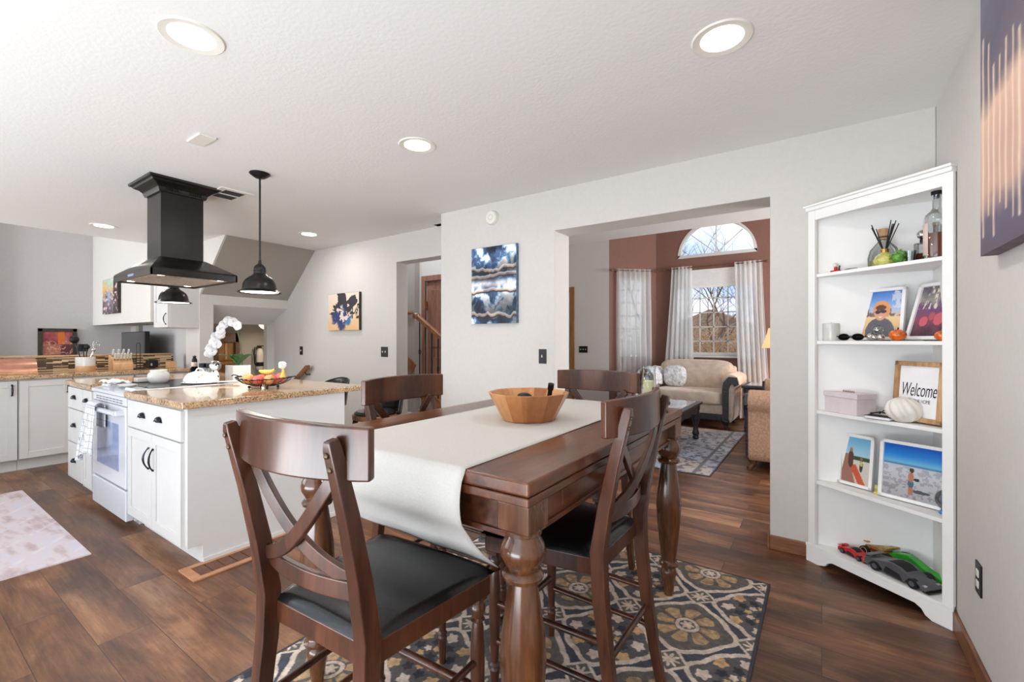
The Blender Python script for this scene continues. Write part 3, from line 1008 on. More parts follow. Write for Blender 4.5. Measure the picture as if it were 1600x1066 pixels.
M['edge_blue'] = plain('blue_grey_canvas_edge', (96, 120, 150), 0.7, var=0.25, scale=30)
M['edge_dark'] = plain('dark_olive_canvas_edge', (64, 56, 48), 0.7, var=0.2, scale=30)
M['edge_purple'] = plain('plum_canvas_edge', (104, 88, 96), 0.7, var=0.1)
M['edge_char'] = plain('charcoal_canvas_edge', (56, 46, 46), 0.7, var=0.1)
canvas('wavy blue white and copper abstract canvas on the wall left of the living room opening', (-2.313, YA, 1.395), 0, 0.478, 0.66, waves, 150, 210, 'edge_blue')
canvas('small abstract canvas with navy and black splashes on orange cream ground', (-4.87, YB, 1.375), 0, 0.62, 0.46, splash, 150, 120, 'edge_dark')
canvas('large purple and peach canvas with pale vertical streaks on the right wall', (XR - 0.003, 1.5, 1.53), R_(-90), 1.25, 0.9, stripes, 260, 120, 'edge_purple', 0.04)
canvas('small colourful street canvas on the pale soffit wall beyond the kitchen', (-8.08, 2.0, 1.62), 0, 0.66, 0.48, city, 70, 60, 'edge_char')
o = thing('framed_picture', 'dark framed red and orange abstract picture on the far grey wall', 'picture', (-9.04, 1.62, 1.0), R_(90))
fm = MB()
W_, H_, t_ = 0.40, 0.42, 0.045
fm.box((-W_ / 2, -0.03, 0), (-W_ / 2 + t_, 0, H_)).box((W_ / 2 - t_, -0.03, 0), (W_ / 2, 0, H_)).box((-W_ / 2, -0.03, 0), (W_ / 2, 0, t_)).box((-W_ / 2, -0.03, H_ - t_), (W_ / 2, 0, H_))
fm.build('frame', 'edge_dark', o, bevel=0.003)
p_ = picture('print', W_ - 2 * t_, H_ - 2 * t_, abstract_red, 50, 50, o, y=-0.012)
p_.location = (0, 0, t_)


# =================================================================== DINING SET
def rug_pattern(u, v):
    """cream lattice of star medallions on slate, 1.57 m x 2.45 m"""
    X, Y = u * 1.57, v * 2.45
    PX, PY = 0.52, 0.52
    wob = 0.004
    X = X + wob * np.sin(Y * 40)
    Y = Y + wob * np.sin(X * 37)
    a, b = (X - 1.30) / PX, (Y - 2.386) / PY
    g = np.cos(2 * PI * a) + np.cos(2 * PI * b)
    n = fbm(X * 60, Y * 60, 200, 3)
    slate, taupe = (72, 74, 86), (104, 98, 94)
    img = np.zeros(u.shape + (3,)) + np.array(slate, float)
    img = put(img, g > 0.36, taupe)
    img = put(img, g < -0.36, (94, 90, 92))

    def cell(a, b):
        return (a - np.round(a)) * PX, (b - np.round(b)) * PY
    ax, ay = cell(a, b)
    th, rr = np.arctan2(ay, ax), np.hypot(ax, ay)
    gold, cream = (206, 168, 124), (216, 198, 184)
    pet = 0.098 + 0.032 * np.abs(np.cos(4 * th)) ** 0.6
    img = put(img, (rr < pet) * (rr > 0.055) * (np.abs(np.sin(4 * th)) < 0.9) * (0.75 + 0.5 * (n - 0.5)), gold)
    img = put(img, (rr < 0.05) * (rr > 0.034), cream)
    img = put(img, (rr < 0.024 + 0.006 * np.cos(6 * th)), cream)
    bx, by = cell(a - 0.5, b - 0.5)
    rb, tb = np.hypot(bx, by), np.arctan2(by, bx)
    for k in range(8):
        t = 2 * PI * (k + 0.5) / 8
        for rad_, sz_, c1_, c2_ in ((0.135, 0.026, gold, cream), (0.088, 0.020, (54, 54, 62), (54, 54, 62)), (0.052, 0.015, gold, cream)):
            t2 = t + rad_ * 9
            c = (bx - rad_ * math.cos(t2)) ** 2 + (by - rad_ * math.sin(t2)) ** 2
            img = put(img, c < (sz_ * (1 + 0.18 * np.cos(5 * np.arctan2(by - rad_ * math.sin(t2), bx - rad_ * math.cos(t2))))) ** 2, c1_ if k % 2 else c2_)
    img = put(img, rb < 0.024 + 0.006 * np.cos(6 * tb), (58, 58, 66))
    # outlines
    gx = 2 * PI * np.sqrt((np.sin(2 * PI * a) / PX) ** 2 + (np.sin(2 * PI * b) / PY) ** 2) + 0.8
    for c in (0.36, -0.36):
        sc = -0.13 * np.abs(np.cos(4 * th)) ** 0.7 + 0.06 if c > 0.0 else 0.16 * np.abs(np.cos(4 * tb)) - 0.08
        img = put(img, np.abs(g - c - sc) / gx < 0.0105, cream)
    for oa, ob in ((0.5, 0), (0, 0.5)):
        sx, sy = cell(a - oa, b - ob)
        dd = np.abs(sx) + np.abs(sy)
        ts, rs = np.arctan2(sy, sx), np.hypot(sx, sy)
        img = put(img, dd < 0.07, taupe)
        img = put(img, np.abs(dd - 0.07) < 0.008, cream)
        img = put(img, rs < 0.03 + 0.012 * np.cos(8 * ts), cream)
    img = img * (0.82 + 0.36 * n[..., None])
    edge = (u < 0.008) | (u > 0.992) | (v < 0.005) | (v > 0.995)
    return put(img, edge, (66, 66, 74))


o = thing('area_rug', 'slate and cream medallion patterned rug under the dining table', 'rug', (-1.0, 1.405, 0.0))
MB().box((-0.785, -1.225, 0), (0.785, 1.225, 0.009)).build('rug_backing', 'darkcarve', o)
picture('rug_pile', 1.57, 2.45, rug_pattern, 430, 670, o, 'rugpat', y=0.0096, horizontal=True)
RZ = 0.0096   # top of rug


def turned_leg(prof, n=28):
    return MB().lathe(prof, n=n)


# table: x -1.56..-0.565, y 0.89..2.30
tb = thing('dining_table', 'dark brown counter height dining table with turned legs', 'table', (-1.0625, 1.595, RZ))
hx, hy = 0.4975, 0.705
t = MB().box((-hx, -hy, 0.868), (hx, hy, 0.905))
t.build('tabletop', 'tablewood', tb, bevel=0.007, seg=4)
t = MB().box((-hx + 0.003, -hy + 0.003, 0.842), (hx - 0.003, hy - 0.003, 0.866)).build('lower_leaf', 'tablewood', tb, bevel=0.005, seg=2)
ap = MB()
ap.box((-hx + 0.05, -hy + 0.045, 0.742), (hx - 0.05, -hy + 0.065, 0.842)).box((-hx + 0.05, hy - 0.065, 0.742), (hx - 0.05, hy - 0.045, 0.842))
ap.box((-hx + 0.045, -hy + 0.05, 0.742), (-hx + 0.065, hy - 0.05, 0.842)).box((hx - 0.065, -hy + 0.05, 0.742), (hx - 0.045, hy - 0.05, 0.842))
ap.box((-hx + 0.04, -hy + 0.038, 0.742), (hx - 0.04, -hy + 0.048, 0.757)).box((hx - 0.048, -hy + 0.04, 0.742), (hx - 0.038, hy - 0.04, 0.757))
ap.build('apron', 'tablewood', tb, bevel=0.002)
for xc, yc in ((hx - 0.048, 0),):
    MB().box((xc - 0.003, -0.46, 0.767), (xc + 0.006, 0.46, 0.832)).build('side_drawer', 'tablewood', tb, bevel=0.003)
LEG = [(0.0, 0.0), (0.020, 0.0), (0.024, 0.02), (0.031, 0.075), (0.037, 0.11), (0.034, 0.125), (0.027, 0.135), (0.044, 0.146), (0.046, 0.156), (0.036, 0.166), (0.034, 0.175),
       (0.043, 0.25), (0.054, 0.36), (0.0585, 0.44), (0.056, 0.50), (0.044, 0.585), (0.036, 0.635), (0.035, 0.642), (0.050, 0.648), (0.053, 0.658), (0.046, 0.668), (0.038, 0.672),
       (0.043, 0.680), (0.054, 0.70), (0.057, 0.717), (0.053, 0.735), (0.043, 0.752), (0.041, 0.757), (0.048, 0.762), (0.048, 0.770), (0.043, 0.775), (0.0, 0.776)]
for sx in (-1, 1):
    for sy in (-1, 1):
        lg = MB().lathe(LEG, n=32).build('leg', 'legwood', tb, loc=(sx * (hx - 0.052), sy * (hy - 0.055), 0))
        MB().box((-0.047, -0.047, 0.773), (0.047, 0.047, 0.845)).box((-0.043, -0.043, 0.765), (0.043, 0.043, 0.773)).build('leg_block', 'legwood', lg, bevel=0.006, seg=3)
TT = 0.905 + RZ


# runner: draped, swings in over the near chair seat
def runner_f(u, v):
    w = (u - 0.5)
    x = -1.066 + w * 0.612
    Ltop = 1.41
    near, far = 0.32, 0.12
    s = v * (near + Ltop + far)
    z0 = TT + 0.002
    if s < near:
        q = (near - s) / near          # 1 at the free hem
        z = z0 - 0.006 - 0.292 * q + 0.02 * math.sin(PI * q) * w
        inn = 0.155 * max(0, (q - 0.45) / 0.55) ** 1.4
        y = 0.883 - 0.014 * math.sin(PI * min(1, q * 1.8)) - 0.0035 * math.sin(w * 14) * q + inn * (0.85 + 0.3 * w)
        z += 0.035 * (0.25 - w * w) * 0 - 0.02 * q * (w + 0.5) * 0 + 0.035 * q * (0.5 - u) * 1.0
        if q < 0.06:
            y = 0.883 + 0.004 * (1 - q / 0.06)
    elif s < near + Ltop:
        y = 0.888 + (s - near)
        z = z0 + 0.0006 * math.sin(w * 20 + y * 6)
    else:
        q = (s - near - Ltop) / far
        y = 2.307
        z = z0 - 0.004 - far * q
    if s < near + 0.0 and s / near > 0.97:
        z = z0 - 0.002
    return (x, y, z)


rn = MB().grid(runner_f, 24, 120).build('table_runner', 'runner', solid=0.0022, angle=80)
tag(rn, 'cream linen runner draped along the dining table and over its near end', 'table runner')


def dining_chair():
    ch = thing('dining_chair', '', 'chair')
    w = 0.2

    def ycurve(x, z):  # back bow
        lean = np.interp(z, [0.60, 0.72, 0.85, 0.96, 1.08], [-0.205, -0.222, -0.250, -0.275, -0.302])
        return float(lean) - 0.055 * (1 - (x / 0.245) ** 2) + 0.030
    # posts (rear legs)
    for s in (-1, 1):
        P = [(s * 0.195, -0.285, 0), (s * 0.192, -0.262, 0.12), (s * 0.188, -0.235, 0.30), (s * 0.186, -0.215, 0.48), (s * 0.186, -0.210, 0.60), (s * 0.187, -0.232, 0.74),
             (s * 0.189, -0.262, 0.88), (s * 0.190, -0.300, 1.025), (s * 0.190, -0.304, 1.045)]
        p = MB().sweep(P, [0.028, 0.03, 0.034, 0.038, 0.040, 0.037, 0.033, 0.028, 0.02], [0.034, 0.036, 0.04, 0.044, 0.046, 0.040, 0.036, 0.03, 0.024], up=(0, 1, 0))
        lg = p.build('rear_post', 'chairwood', ch, bevel=0.004)
        for z, y in ((1.015, -0.314), (0.985, -0.306)):
            MB().lathe([(0.0, 0.0), (0.0065, 0), (0.006, 0.003), (0.003, 0.005), (0, 0.0055)], n=12).build('bolt_cap', 'bronzemetal', lg, loc=(s * 0.190, y, z), rot=(R_(90), 0, 0))
    # top rail
    n = 20
    pts = [((-0.245 + 0.49 * i / n), ycurve(-0.245 + 0.49 * i / n, 1.02) + 0.010, 1.012) for i in range(n + 1)]
    hs = [0.108 + 0.010 * (1 - (2 * i / n - 1) ** 2) for i in range(n + 1)]
    MB().sweep(pts, 0.024, hs).build('top_rail', 'chairwood', ch, bevel=0.005, seg=3)
    # lower rail
    pts = [((-0.172 + 0.344 * i / n), ycurve(-0.172 + 0.344 * i / n, 0.70) + 0.008, 0.695) for i in range(n + 1)]
    MB().sweep(pts, 0.018, 0.044).build('lower_rail', 'chairwood', ch, bevel=0.004)
    # crossing bars
    for s in (-1, 1):
        pts = []
        for i in range(n + 1):
            q = i / n
            x = s * (-0.168 + 0.336 * q)
            z = 0.962 - 0.255 * q - 0.045 * math.sin(PI * q)
            pts.append((x, ycurve(x, z) + (0.014 if s > 0 else -0.002), z))
        MB().sweep(pts, 0.015, 0.034).build('cross_bar', 'chairwood', ch, bevel=0.003)
    # seat frame and cushion
    pl = [(-0.174, -0.20), (0.174, -0.20), (0.232, 0.19), (0.21, 0.205), (-0.21, 0.205), (-0.232, 0.19)]
    MB().prism(pl, 'z', 0.515, 0.572).build('seat_frame', 'chairwood', ch, bevel=0.005)
    n2 = 22

    def cush(u, v):
        a, b = 2 * u - 1, 2 * v - 1
        hw = 0.176 + 0.058 * (b + 1) / 2
        edge = max(abs(a), abs(b))
        fz = (1 - abs(a) ** 7) * (1 - abs(b) ** 7)
        x, y = a * hw, 0.005 + b * 0.205
        if b < -0.6 and abs(a) > 0.80:
            pass
        return (x, y, 0.572 + 0.030 * max(0, fz) ** 0.45 + 0.018 * (1 - a * a) * (1 - b * b))
    MB().grid(cush, n2 * 2, n2 * 2).build('seat_cushion', 'leather', ch, angle=80)
    # front turned legs
    FL = [(0.0, 0), (0.012, 0), (0.013, 0.03), (0.016, 0.08), (0.018, 0.10), (0.013, 0.108), (0.019, 0.116), (0.013, 0.124), (0.014, 0.14), (0.020, 0.28), (0.021, 0.36), (0.017, 0.425),
          (0.014, 0.44), (0.021, 0.446), (0.015, 0.453), (0.018, 0.46), (0.023, 0.475), (0.022, 0.485), (0.015, 0.497), (0.019, 0.502), (0.019, 0.515), (0, 0.515)]
    for s in (-1, 1):
        fl = MB().lathe(FL, n=20).build('front_leg', 'chairwood', ch, loc=(s * 0.200, 0.172, 0))
        MB().box((-0.021, -0.021, 0.50), (0.021, 0.021, 0.53)).build('leg_block', 'chairwood', fl, bevel=0.003)
    # stretchers
    for s in (-1, 1):
        for z in (0.20, 0.33):
            MB().cyl((s * 0.200, 0.17, z), (s * 0.188, -0.24, z + 0.0), 0.010, n=12).build('stretcher', 'chairwood', ch)
    MB().cyl((-0.2, 0.172, 0.245), (0.2, 0.172, 0.245), 0.013, n=12).build('foot_rail', 'chairwood', ch)
    MB().cyl((-0.188, -0.235, 0.27), (0.188, -0.235, 0.27), 0.010, n=12).build('stretcher', 'chairwood', ch)
    return ch


G = 'cross back counter chairs around the dining table'
c1 = dining_chair()
c1.location = (-1.0, 0.82, RZ)
c1.rotation_euler = (0, 0, R_(3))
c1['label'] = 'nearest cross back chair at the table end, its back turned to the viewer'
c1['group'] = G
dup(c1, (-0.765, 1.455, RZ), R_(90), 'cross back chair tucked under the right long side of the table')
dup(c1, (-1.375, 1.475, RZ), R_(-90), 'cross back chair on the left long side, in front of the kitchen island')
dup(c1, (-1.045, 2.10, RZ), R_(180), 'cross back chair at the far table end beneath the living room opening')

# bowl -----------------------------------------------------------------
m, t_, b_ = new_mat('acacia_staves')
ctx = N(t_, 'ShaderNodeTexCoord')
sp = N(t_, 'ShaderNodeSeparateXYZ')
t_.links.new(ctx.outputs['Object'], sp.inputs[0])
at = N(t_, 'ShaderNodeMath', operation='ARCTAN2')
t_.links.new(sp.outputs['Y'], at.inputs[0])
t_.links.new(sp.outputs['X'], at.inputs[1])
ml = N(t_, 'ShaderNodeMath', operation='MULTIPLY')
t_.links.new(at.outputs[0], ml.inputs[0])
ml.inputs[1].default_value = 16 / (2 * PI)
fl_ = N(t_, 'ShaderNodeMath', operation='FLOOR')
t_.links.new(ml.outputs[0], fl_.inputs[0])
wn = N(t_, 'ShaderNodeTexWhiteNoise', noise_dimensions='1D')
t_.links.new(fl_.outputs[0], wn.inputs['W'])
v_ = coords(t_, (60, 60, 6))
nn = N(t_, 'ShaderNodeTexNoise', Scale=1.0, Detail=4.0)
t_.links.new(v_, nn.inputs['Vector'])
ad = N(t_, 'ShaderNodeMath', operation='MULTIPLY_ADD')
t_.links.new(nn.outputs['Fac'], ad.inputs[0])
ad.inputs[1].default_value = 0.5
t_.links.new(wn.outputs['Value'], ad.inputs[2])
t_.links.new(ramp(t_, ad.outputs[0], [(0.1, (150, 92, 50)), (0.6, (190, 126, 76)), (1.2, (214, 158, 106))]), b_.inputs['Base Color'])
b_.inputs['Roughness'].default_value = 0.3
M['bowl'] = m
bw = MB().lathe([(0.0, 0.0), (0.108, 0.0), (0.112, 0.002), (0.168, 0.108), (0.171, 0.114), (0.165, 0.116), (0.160, 0.112), (0.105, 0.016), (0.0, 0.012)], n=12)
bw = bw.build('wooden_bowl', 'bowl', loc=(-1.018, 1.60, TT + 0.004), angle=20)
tag(bw, 'round acacia wood bowl on the cream table runner', 'bowl')
o = thing('bottle_stopper', 'black bottle shaped stopper leaning in the wooden bowl', 'stopper', (-0.965, 1.67, TT + 0.045), (R_(12), R_(16), 0))
MB().lathe([(0, 0), (0.022, 0), (0.024, 0.03), (0.016, 0.05), (0.010, 0.06), (0.010, 0.085), (0.013, 0.09), (0.013, 0.115), (0.0, 0.118)], n=18).build('body', 'black', o)
MB().ball((0.03, 0.0, 0.04), 0.021).build('knob', 'black', o)
o = thing('black_carved_ornament', 'black crumpled leaf ornament lying in the wooden bowl', 'ornament', (-1.06, 1.585, TT + 0.018))
for k, (x, y, z, r) in enumerate(((-0.03, 0.02, 0.055, 0.04), (0.02, -0.01, 0.06, 0.035), (0.0, 0.05, 0.075, 0.03), (0.05, 0.03, 0.05, 0.028), (-0.01, -0.02, 0.03, 0.05))):
    MB().ball((x, y, z), r, 1.2, 0.8, 0.55).build('leaf_lobe', 'black', o)
# candle ---------------------------------------------------------------
o = thing('candle_holder', 'glass hurricane candle holder on the far end of the dining table', 'candle holder', (-0.70, 2.20, TT))
MB().lathe([(0, 0), (0.036, 0), (0.037, 0.005), (0.014, 0.016), (0.010, 0.03), (0.018, 0.038), (0.010, 0.048), (0.016, 0.058), (0.036, 0.068), (0.037, 0.074), (0, 0.074)], n=24).build('pedestal', 'silver', o)
MB().lathe([(0.0, 0.075), (0.028, 0.075), (0.028, 0.135), (0.026, 0.138), (0.0, 0.134)], n=24).build('candle', 'wax', o)
gl = MB()
gl.lathe([(0.034, 0.075), (0.037, 0.10), (0.034, 0.15), (0.031, 0.185), (0.036, 0.21)], n=24, cap=False).build('glass_chimney', 'jarglass', o)

# =================================================================== KITCHEN
def shaker(mb_w, x0, x1, z0, z1, parent, name='door', mat='white', rail=0.055):
    """shaker panel whose outer face lies at y=-0.02, back at y=0"""
    m_ = MB()
    m_.box((x0, -0.012, z0), (x1, 0, z1))
    m_.box((x0, -0.02, z0), (x0 + rail, -0.012, z1)).box((x1 - rail, -0.02, z0), (x1, -0.012, z1))
    m_.box((x0 + rail, -0.02, z0), (x1 - rail, -0.012, z0 + rail)).box((x0 + rail, -0.02, z1 - rail), (x1 - rail, -0.012, z1))
    return m_.build(name, mat, parent, bevel=0.0015)


def slab(x0, x1, z0, z1, parent, name='drawer', mat='white'):
    return MB().box((x0, -0.02, z0), (x1, 0, z1)).build(name, mat, parent, bevel=0.003)


def cup(parent, x, z):
    n = 12

    def f(u, v):
        a = PI * u
        r = math.sin(PI / 2 * (1 - v))
        return (x + 0.036 * math.cos(a) * (0.35 + 0.65 * r), -0.022 - 0.022 * math.sin(PI / 2 * v) ** 0.8, z - 0.012 + 0.030 * math.sin(a) * (0.15 + 0.85 * r) * 1.0)
    m_ = MB().grid(f, n, 6)
    m_.box((x - 0.038, -0.024, z - 0.016), (x + 0.038, -0.020, z - 0.010))
    return m_.build('cup_pull', 'pull', parent, solid=0.002)


def bow(parent, x, z, L=0.11, side=0):
    pts = []
    for i in range(13):
        q = i / 12
        pts.append((x + side * 0.012 * math.sin(PI * q), -0.022 - 0.026 * math.sin(PI * q) ** 0.7, z - L / 2 + L * q))
    rr = [0.007, 0.004, 0.004, 0.0045, 0.005, 0.0055, 0.006, 0.0055, 0.005, 0.0045, 0.004, 0.004, 0.007]
    return MB().tube(pts, rr, 8).build('pull_handle', 'pull', parent)


def ribpull(parent, x, z, L=0.1):
    m_ = MB()
    m_.tube([(x, -0.02, z - L / 2), (x, -0.045, z - L / 2 + 0.012), (x, -0.048, z), (x, -0.045, z + L / 2 - 0.012), (x, -0.02, z + L / 2)], [0.008, 0.006, 0.008, 0.006, 0.008], 8)
    for dz in (-0.42, -0.2, 0.2, 0.42):
        m_.ball((x, -0.046, z + dz * L), 0.0085, n=8, m=6)
    return m_.build('pull_handle', 'pull', parent)


def carcass(parent, w, d, z1=0.876, toe=True, toed=0.075):
    m_ = MB().box((0, 0, 0.105), (w, d, z1))
    if toe:
        m_.box((0.0, toed, 0.0), (w, d, 0.105))
    return m_.build('carcass', 'white', parent)


ZC = 0.876
YF = 1.02
# island: right cabinet
o = thing('island_cabinet', 'white island cabinet right of the range with one wide drawer and two doors', 'cabinet', (-3.765, YF, 0))
w_ = 0.905
m_ = MB().box((0, 0, 0.105), (w_ - 0.02, 1.0, ZC)).box((0.0, 0.075, 0), (w_ - 0.02, 1.0, 0.105)).build('carcass', 'white', o)
MB().prism([(0.0, 0.105), (0.0, ZC), (0.985, ZC), (0.985, 0.0), (0.075, 0.0), (0.075, 0.105)], 'x', w_ - 0.02, w_).build('end_panel', 'white', o, bevel=0.002)
MB().box((w_, 0.075, 0), (w_ + 0.010, 0.985, 0.03)).build('base_shoe', 'white', o, bevel=0.003)
dr = slab(0.015, w_ - 0.035, 0.69, 0.862, o)
cup(dr, 0.30, 0.785)
cup(dr, 0.57, 0.785)
dl = shaker(None, 0.015, 0.438, 0.115, 0.682, o)
bow(dl, 0.405, 0.535, 0.13, -1)
dl = shaker(None, 0.443, w_ - 0.035, 0.115, 0.682, o)
bow(dl, 0.475, 0.535, 0.13, 1)
# island: narrow cabinet left of range
o = thing('island_cabinet', 'narrow white island cabinet left of the range, partly behind the hanging towel', 'cabinet', (-4.795, YF, 0))
carcass(o, 0.24, 1.0)
dr = slab(0.008, 0.232, 0.69, 0.862, o)
cup(dr, 0.12, 0.785)
dl = shaker(None, 0.008, 0.232, 0.115, 0.682, o, rail=0.05)
bow(dl, 0.2, 0.56, 0.12, 0)
o = thing('island_drawer_cabinet', 'white three drawer cabinet at the far left end of the island', 'cabinet', (-5.235, YF, 0))
carcass(o, 0.438, 1.0)
for z0, z1 in ((0.69, 0.862), (0.415, 0.682), (0.115, 0.407)):
    dr = slab(0.008, 0.43, z0, z1, o)
    cup(dr, 0.215, (z0 + z1) / 2 + 0.01)
# countertop, U shaped round the range
XL, XRr = -5.27, -2.83
ct = MB()
poly = [(XL, 0.985), (-4.548, 0.985), (-4.548, 1.665), (-3.772, 1.665), (-3.772, 0.985), (XRr, 0.985), (XRr, 2.15), (XL, 2.15)]
ct.prism(poly, 'z', ZC, 0.914)
ct = ct.build('island_countertop', 'granite', bevel=0.006, seg=3)
tag(ct, 'tan speckled granite countertop on the kitchen island', 'countertop')

# range
o = thing('kitchen_range', 'white slide in electric range with black glass cooktop in the island', 'range', (-4.54, 1.0, 0))
w_ = 0.76
MB().box((0.005, 0.045, 0.04), (w_ - 0.005, 0.66, 0.895)).box((0.03, 0.08, 0.0), (w_ - 0.03, 0.6, 0.04)).build('body', 'whitegloss', o, bevel=0.003)
MB().box((0.01, 0.0, 0.045), (w_ - 0.01, 0.045, 0.245)).build('storage_drawer', 'whitegloss', o, bevel=0.008, seg=3)
dd = MB().box((0.01, 0.0, 0.258), (w_ - 0.01, 0.045, 0.805)).build('oven_door', 'whitegloss', o, bevel=0.008, seg=3)
MB().box((0.14, -0.003, 0.36), (w_ - 0.14, 0.001, 0.68)).build('oven_window', 'ovenglass', dd, bevel=0.001)
hh = MB()
hh.tube([(0.05, -0.045, 0.765), (w_ - 0.05, -0.045, 0.765)], 0.017, 12)
hh.box((0.04, -0.045, 0.748), (0.075, 0.003, 0.782)).box((w_ - 0.075, -0.045, 0.748), (w_ - 0.04, 0.003, 0.782))
hh.build('oven_handle', 'whitegloss', dd, bevel=0.004)
MB().box((0.012, 0.003, 0.808), (w_ - 0.012, 0.05, 0.868)).build('vent_strip', 'whitegloss', o, bevel=0.006)
vs = MB()
for k in range(8):
    x = 0.10 + k * 0.075
    for dx in (0, 0.03):
        vs.box((x + dx, 0.0015, 0.824), (x + dx + 0.022, 0.004, 0.830)).box((x + dx, 0.0015, 0.840), (x + dx + 0.022, 0.004, 0.846))
vs.build('vent_slot', 'grey', o)
MB().prism([(-0.005, 0.872), (-0.005, 0.894), (0.11, 0.919), (0.66, 0.919), (0.66, 0.897), (0.02, 0.872)], 'x', 0, w_).build('cooktop_frame', 'whitegloss', o, bevel=0.004)
MB().box((0.022, 0.135, 0.917), (w_ - 0.022, 0.64, 0.922)).build('cooktop_glass', 'glassblack', o, bevel=0.001)
for k, x in enumerate((0.08, 0.16, 0.60, 0.68)):
    MB().lathe([(0, 0), (0.019, 0), (0.017, 0.016), (0, 0.017)], n=16).build('control_knob', 'whitegloss', o, loc=(x, 0.055, 0.907), rot=(R_(-15), 0, 0))
CT = 0.9225

# towel over the oven handle
def towel_f(u, v):
    s = v
    x = -4.25 + (u - 0.5) * (0.20 + 0.10 * s) + 0.012 * math.sin(u * 19 + s * 3)
    y0 = 0.955
    fold = 0.012 * math.sin(u * 17 + 1) * s + 0.006 * math.sin(u * 31 + 4 * s) * s
    z = 0.79 - s * (0.36 + 0.05 * math.sin(u * 5 + 1))
    return (x - 0.10 * s * (0.7 if u < 0.5 else 0.3), y0 - 0.028 - fold - 0.03 * s, z)


tw = MB().grid(towel_f, 60, 30)
def towel_b(u, v):
    x = -4.25 + (u - 0.5) * 0.20 + 0.012 * math.sin(u * 19)
    a = PI * v
    return (x, 0.955 - 0.028 * math.cos(a) * 1.0, 0.79 + 0.004 + 0.020 * math.sin(a))
tw.grid(towel_b, 60, 8)
def towel_c(u, v):
    x = -4.25 + (u - 0.5) * 0.20 + 0.012 * math.sin(u * 19)
    return (x, 0.983 - 0.0 * v, 0.79 - 0.16 * v)
tw.grid(towel_c, 60, 10)
bmesh.ops.remove_doubles(tw.bm, verts=tw.bm.verts, dist=0.003)
m, t_, b_ = new_mat('white_plaid_towel')
v_ = coords(t_, (1, 1, 1))
sp = N(t_, 'ShaderNodeSeparateXYZ')
t_.links.new(v_, sp.inputs[0])
cols = []
for ax in ('X', 'Z'):
    q = N(t_, 'ShaderNodeMath', operation='MULTIPLY')
    q.inputs[1].default_value = 22
    t_.links.new(sp.outputs[ax], q.inputs[0])
    fr_ = N(t_, 'ShaderNodeMath', operation='FRACT')
    t_.links.new(q.outputs[0], fr_.inputs[0])
    lt = N(t_, 'ShaderNodeMath', operation='LESS_THAN')
    lt.inputs[1].default_value = 0.12
    t_.links.new(fr_.outputs[0], lt.inputs[0])
    cols.append(lt)
mxx = N(t_, 'ShaderNodeMath', operation='MAXIMUM')
t_.links.new(cols[0].outputs[0], mxx.inputs[0])
t_.links.new(cols[1].outputs[0], mxx.inputs[1])
t_.links.new(ramp(t_, mxx.outputs[0], [(0, (214, 215, 216)), (1, (160, 166, 172))]), b_.inputs['Base Color'])
b_.inputs['Roughness'].default_value = 0.95
M['plaid'] = m
tw = tw.build('dish_towel', 'plaid', solid=0.003, angle=80)
tag(tw, 'white and grey plaid dish towel hanging over the oven handle', 'towel')
# folded cloth and white rest on the range front
o = MB().grid(lambda u, v: (-4.50 + 0.24 * u + 0.02 * math.sin(v * 6), 1.03 + 0.13 * v, CT + 0.012 + 0.014 * abs(math.sin(u * 7 + v * 3)) + 0.006 * math.sin(v * 12)), 24, 16).build('folded_cloth', 'towel', solid=0.006)
tag(o, 'crumpled white cloth lying on the range front at left', 'cloth')
o = MB().box((-4.44, 1.22, CT), (-4.36, 1.30, CT + 0.035)).build('small_white_box', 'ceramic', bevel=0.008, seg=3)
tag(o, 'small white block standing at the left rim of the cooktop', 'box')
o = MB().lathe([(0, 0), (0.05, 0), (0.07, 0.012), (0.066, 0.012), (0.045, 0.004), (0, 0.004)], n=24, sx=1.3, sy=0.8).build('spoon_rest', 'ceramic', loc=(-4.10, 1.09, CT))
tag(o, 'flat white ceramic spoon rest on the front of the range', 'spoon rest')

# candle jar
o = thing('candle_jar', 'white glazed candle jar on the left of the cooktop', 'candle jar', (-4.27, 1.33, CT))
MB().lathe([(0, 0), (0.055, 0), (0.062, 0.008), (0.070, 0.02), (0.072, 0.05), (0.066, 0.072), (0.054, 0.082), (0.056, 0.096), (0.052, 0.098), (0.050, 0.09), (0, 0.088)], n=32).build('jar', 'ceramic', o)
MB().lathe([(0.0, 0.089), (0.049, 0.089), (0.049, 0.092), (0, 0.092)], n=24).build('wax', 'wax', o)
# butter dish
o = thing('butter_dish', 'white butterfly painted domed butter dish on the cooktop', 'butter dish', (-3.92, 1.48, CT), R_(38))


def butterflies(nm, base=(240, 240, 238), spots=((210, 170, 90), (150, 160, 160))):
    m, t_, b_ = new_mat(nm)
    v_ = coords(t_, (1, 1, 1))
    vo = N(t_, 'ShaderNodeTexVoronoi', Scale=26.0)
    t_.links.new(v_, vo.inputs['Vector'])
    n_ = N(t_, 'ShaderNodeTexNoise', Scale=60.0)
    t_.links.new(v_, n_.inputs['Vector'])
    a_ = N(t_, 'ShaderNodeMath', operation='MULTIPLY_ADD')
    t_.links.new(n_.outputs['Fac'], a_.inputs[0])
    a_.inputs[1].default_value = 0.5
    t_.links.new(vo.outputs['Distance'], a_.inputs[2])
    t_.links.new(ramp(t_, a_.outputs[0], [(0.36, spots[0]), (0.40, spots[1]), (0.44, base)], 'CONSTANT'), b_.inputs['Base Color'])
    b_.inputs['Roughness'].default_value = 0.15
    return m


